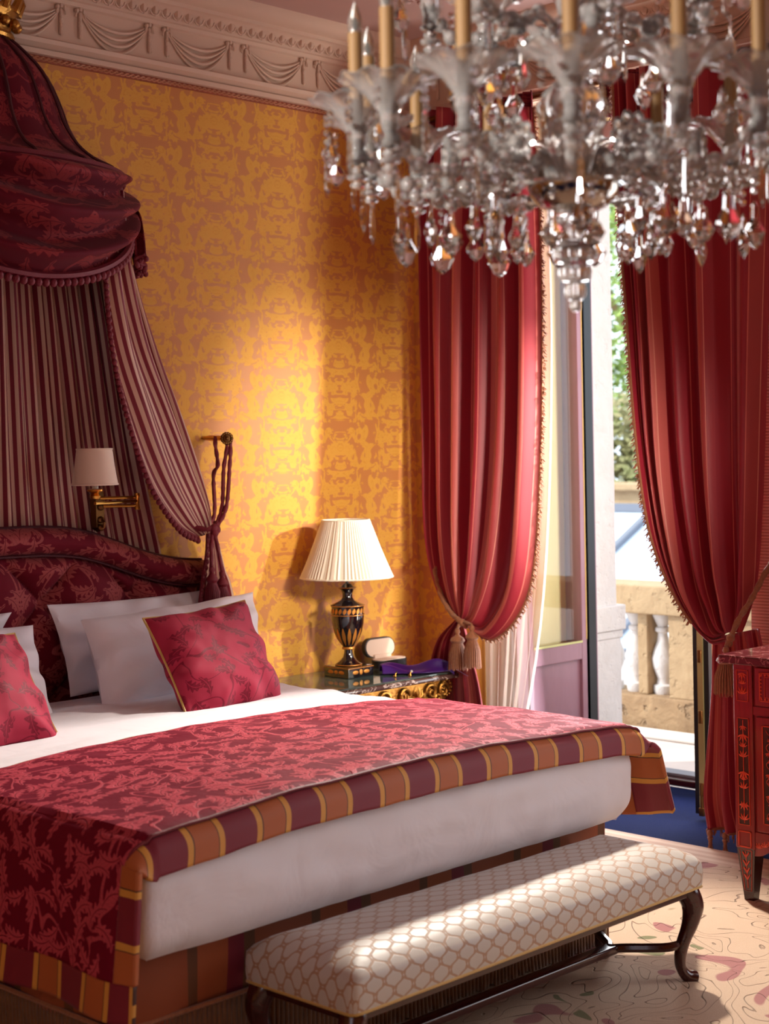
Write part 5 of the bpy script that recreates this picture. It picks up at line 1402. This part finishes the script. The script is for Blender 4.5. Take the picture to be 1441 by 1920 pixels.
def make_arm(R, zlow, zcup, r0, z0a, tier):
    A = arm_local(R, zlow, zcup, r0, z0a, tier)
    ar = to_root(MB().tube(A, lambda t: .0085-.002*t, 12, twist=95, flute=.22, nf=3)).build('arm', 'glass', chd)
    b = MB()
    for k, (h, r) in enumerate(((.052, .014), (.066, .019), (.080, .013), (.092, .020), (.106, .014), (.036, .016))): b.lathe([(r*.4, -.006), (r*.9, -.003), (r, 0), (r*.9, .003), (r*.4, .006)], (R, 0, zcup-.026-h+.03), 16)
    for i in range(8, 57, 4):   # glass leaves and pearls threaded on the arm
        p = A[i]; b.ball(p+Vector((0, 0, .0)), .0115 if i % 2 else .0145, 10, 6)
    to_root(b).build('glass_beads', 'glass', ar)
    cup = to_root(cupmesh(R, zcup, 1.12)).build('flower_cup', 'glass', ar)
    to_root(MB().tube([(R, 0, zcup-.01), (R, 0, zcup+.165)], .0128, 14)).build('candle_tube', 'candle', ar)
    to_root(MB().lathe([(.0105, 0), (.0115, .006), (.0125, .018), (.011, .030), (.006, .044), (.001, .056)], (R, 0, zcup+.165), 16)).build('candle_bulb', 'bulb', ar)
    to_root(MB().lathe([(.003, .004), (.0045, .016), (.002, .026)], (R, 0, zcup+.165), 8)).build('filament', 'white', ar)
    for (dx, dy, kind, L_, w, nb, yaw) in ((.050, .045, 'drop', .062, .020, 2, .5), (.050, -.045, 'spear', .080, .022, 3, 0), (-.055, .03, 'drop', .055, .018, 2, 1.2)):
        to_root(hang((R+dx, dy, zcup+.024), kind, L_, w, nb, yaw)).build('crystal_drop', 'crystal', ar, smooth=False)
    for (k, kind, L_, w, nb, yaw) in ((34, 'drop', .085, .026, 2, .9), (44, 'spear', .085, .022, 2, 0), (24, 'drop', .070, .023, 2, .2)):
        p = A[k]; to_root(hang((p.x, .012, p.z-.008), kind, L_, w, nb, yaw)).build('crystal_drop', 'crystal', ar, smooth=False)
    return ar
NARM = 14
cam_dir = atan2(-cy_, -cx_)
def spread_arms(ar, n, base):
    kids = list(ar.children)
    ar.rotation_euler = (0, 0, base)
    for i in range(1, n):
        c = ar.copy(); COL.objects.link(c); c.rotation_euler = (0, 0, base+2*pi*i/n)
        for k in kids:
            kc = k.copy(); COL.objects.link(kc); kc.parent = c
spread_arms(make_arm(.385, ZL, ZCUP, .075, zz(330), 'low'), NARM, cam_dir)
spread_arms(make_arm(.25, zz(70), zz(-25), .05, zz(60), 'high'), 7, cam_dir+.25)
# blown flowers and curled leaves standing round the bowl
def flower(R, z, s=1.0):
    mb = MB()
    def fn(u, v):
        a = 2*pi*u; pet = .72+.28*abs(cos(5*a)); r = s*.042*v*pet; d_ = s*(.020*v*v-.012*sin(pi*v))
        return Vector((R+d_+.006, r*cos(a), z+r*sin(a))), (u, v)
    mb.grid(60, 8, fn, closeu=True); mb.ball((R+.012, 0, z), .011*s, 12, 8)
    return mb
fl = to_root(flower(.205, zz(300))).build('glass_flower', 'glass', chd, solid=.003)
for i in range(7):
    c = fl if i == 0 else fl.copy()
    if i: COL.objects.link(c)
    c.rotation_euler = (0, 0, cam_dir+2*pi*(i+.5)/7)
def leafm(R, z):
    mb = MB()
    def fn(u, v):
        w = .020*sin(pi*min(v*.95+.04, 1))**.8*(1+.12*cos(v*26)); x = R+.075*v+.02*sin(v*3); zq = z+.085*sin(v*2.4)-.01*v
        return Vector((x, (u-.5)*2*w, zq+.010*abs(u-.5)*2)), (u, v)
    mb.grid(8, 24, fn); return mb
lf0 = to_root(leafm(.105, zz(350))).build('glass_leaf', 'glass', chd, solid=.003)
for i in range(14):
    c = lf0 if i == 0 else lf0.copy()
    if i: COL.objects.link(c)
    c.rotation_euler = (0, 0, cam_dir+2*pi*(i+.5)/14)
# crystals of the lower ring
dr0 = to_root(hang((.15, 0, zz(362)), 'drop', .075, .024, 2, 1.57)).build('crystal_pendant', 'crystal', chd, smooth=False)
for i in range(14):
    c = dr0 if i == 0 else dr0.copy()
    if i: COL.objects.link(c)
    c.rotation_euler = (0, 0, cam_dir+.2+2*pi*i/14)
lr = MB(); lr.tube([(cx_+.15*cos(2*pi*i/60), cy_+.15*sin(2*pi*i/60), zz(360)) for i in range(60)], .004, 8, close=True); lr.build('pendant_ring', 'glass', chd)
for ar_ in ():
    pass
vs = scn.view_settings; scn.display_settings.display_device = 'sRGB'
vs.view_transform = 'Standard'; vs.look = 'None'; vs.gamma = 1; vs.use_curve_mapping = False; vs.exposure = 0.0
c = scn.cycles
c.use_denoising = True; c.max_bounces = 18; c.transmission_bounces = 18; c.transparent_max_bounces = 12; c.glossy_bounces = 4; c.diffuse_bounces = 4
c.caustics_reflective = False; c.caustics_refractive = False; c.sample_clamp_indirect = 4; c.blur_glossy = .5
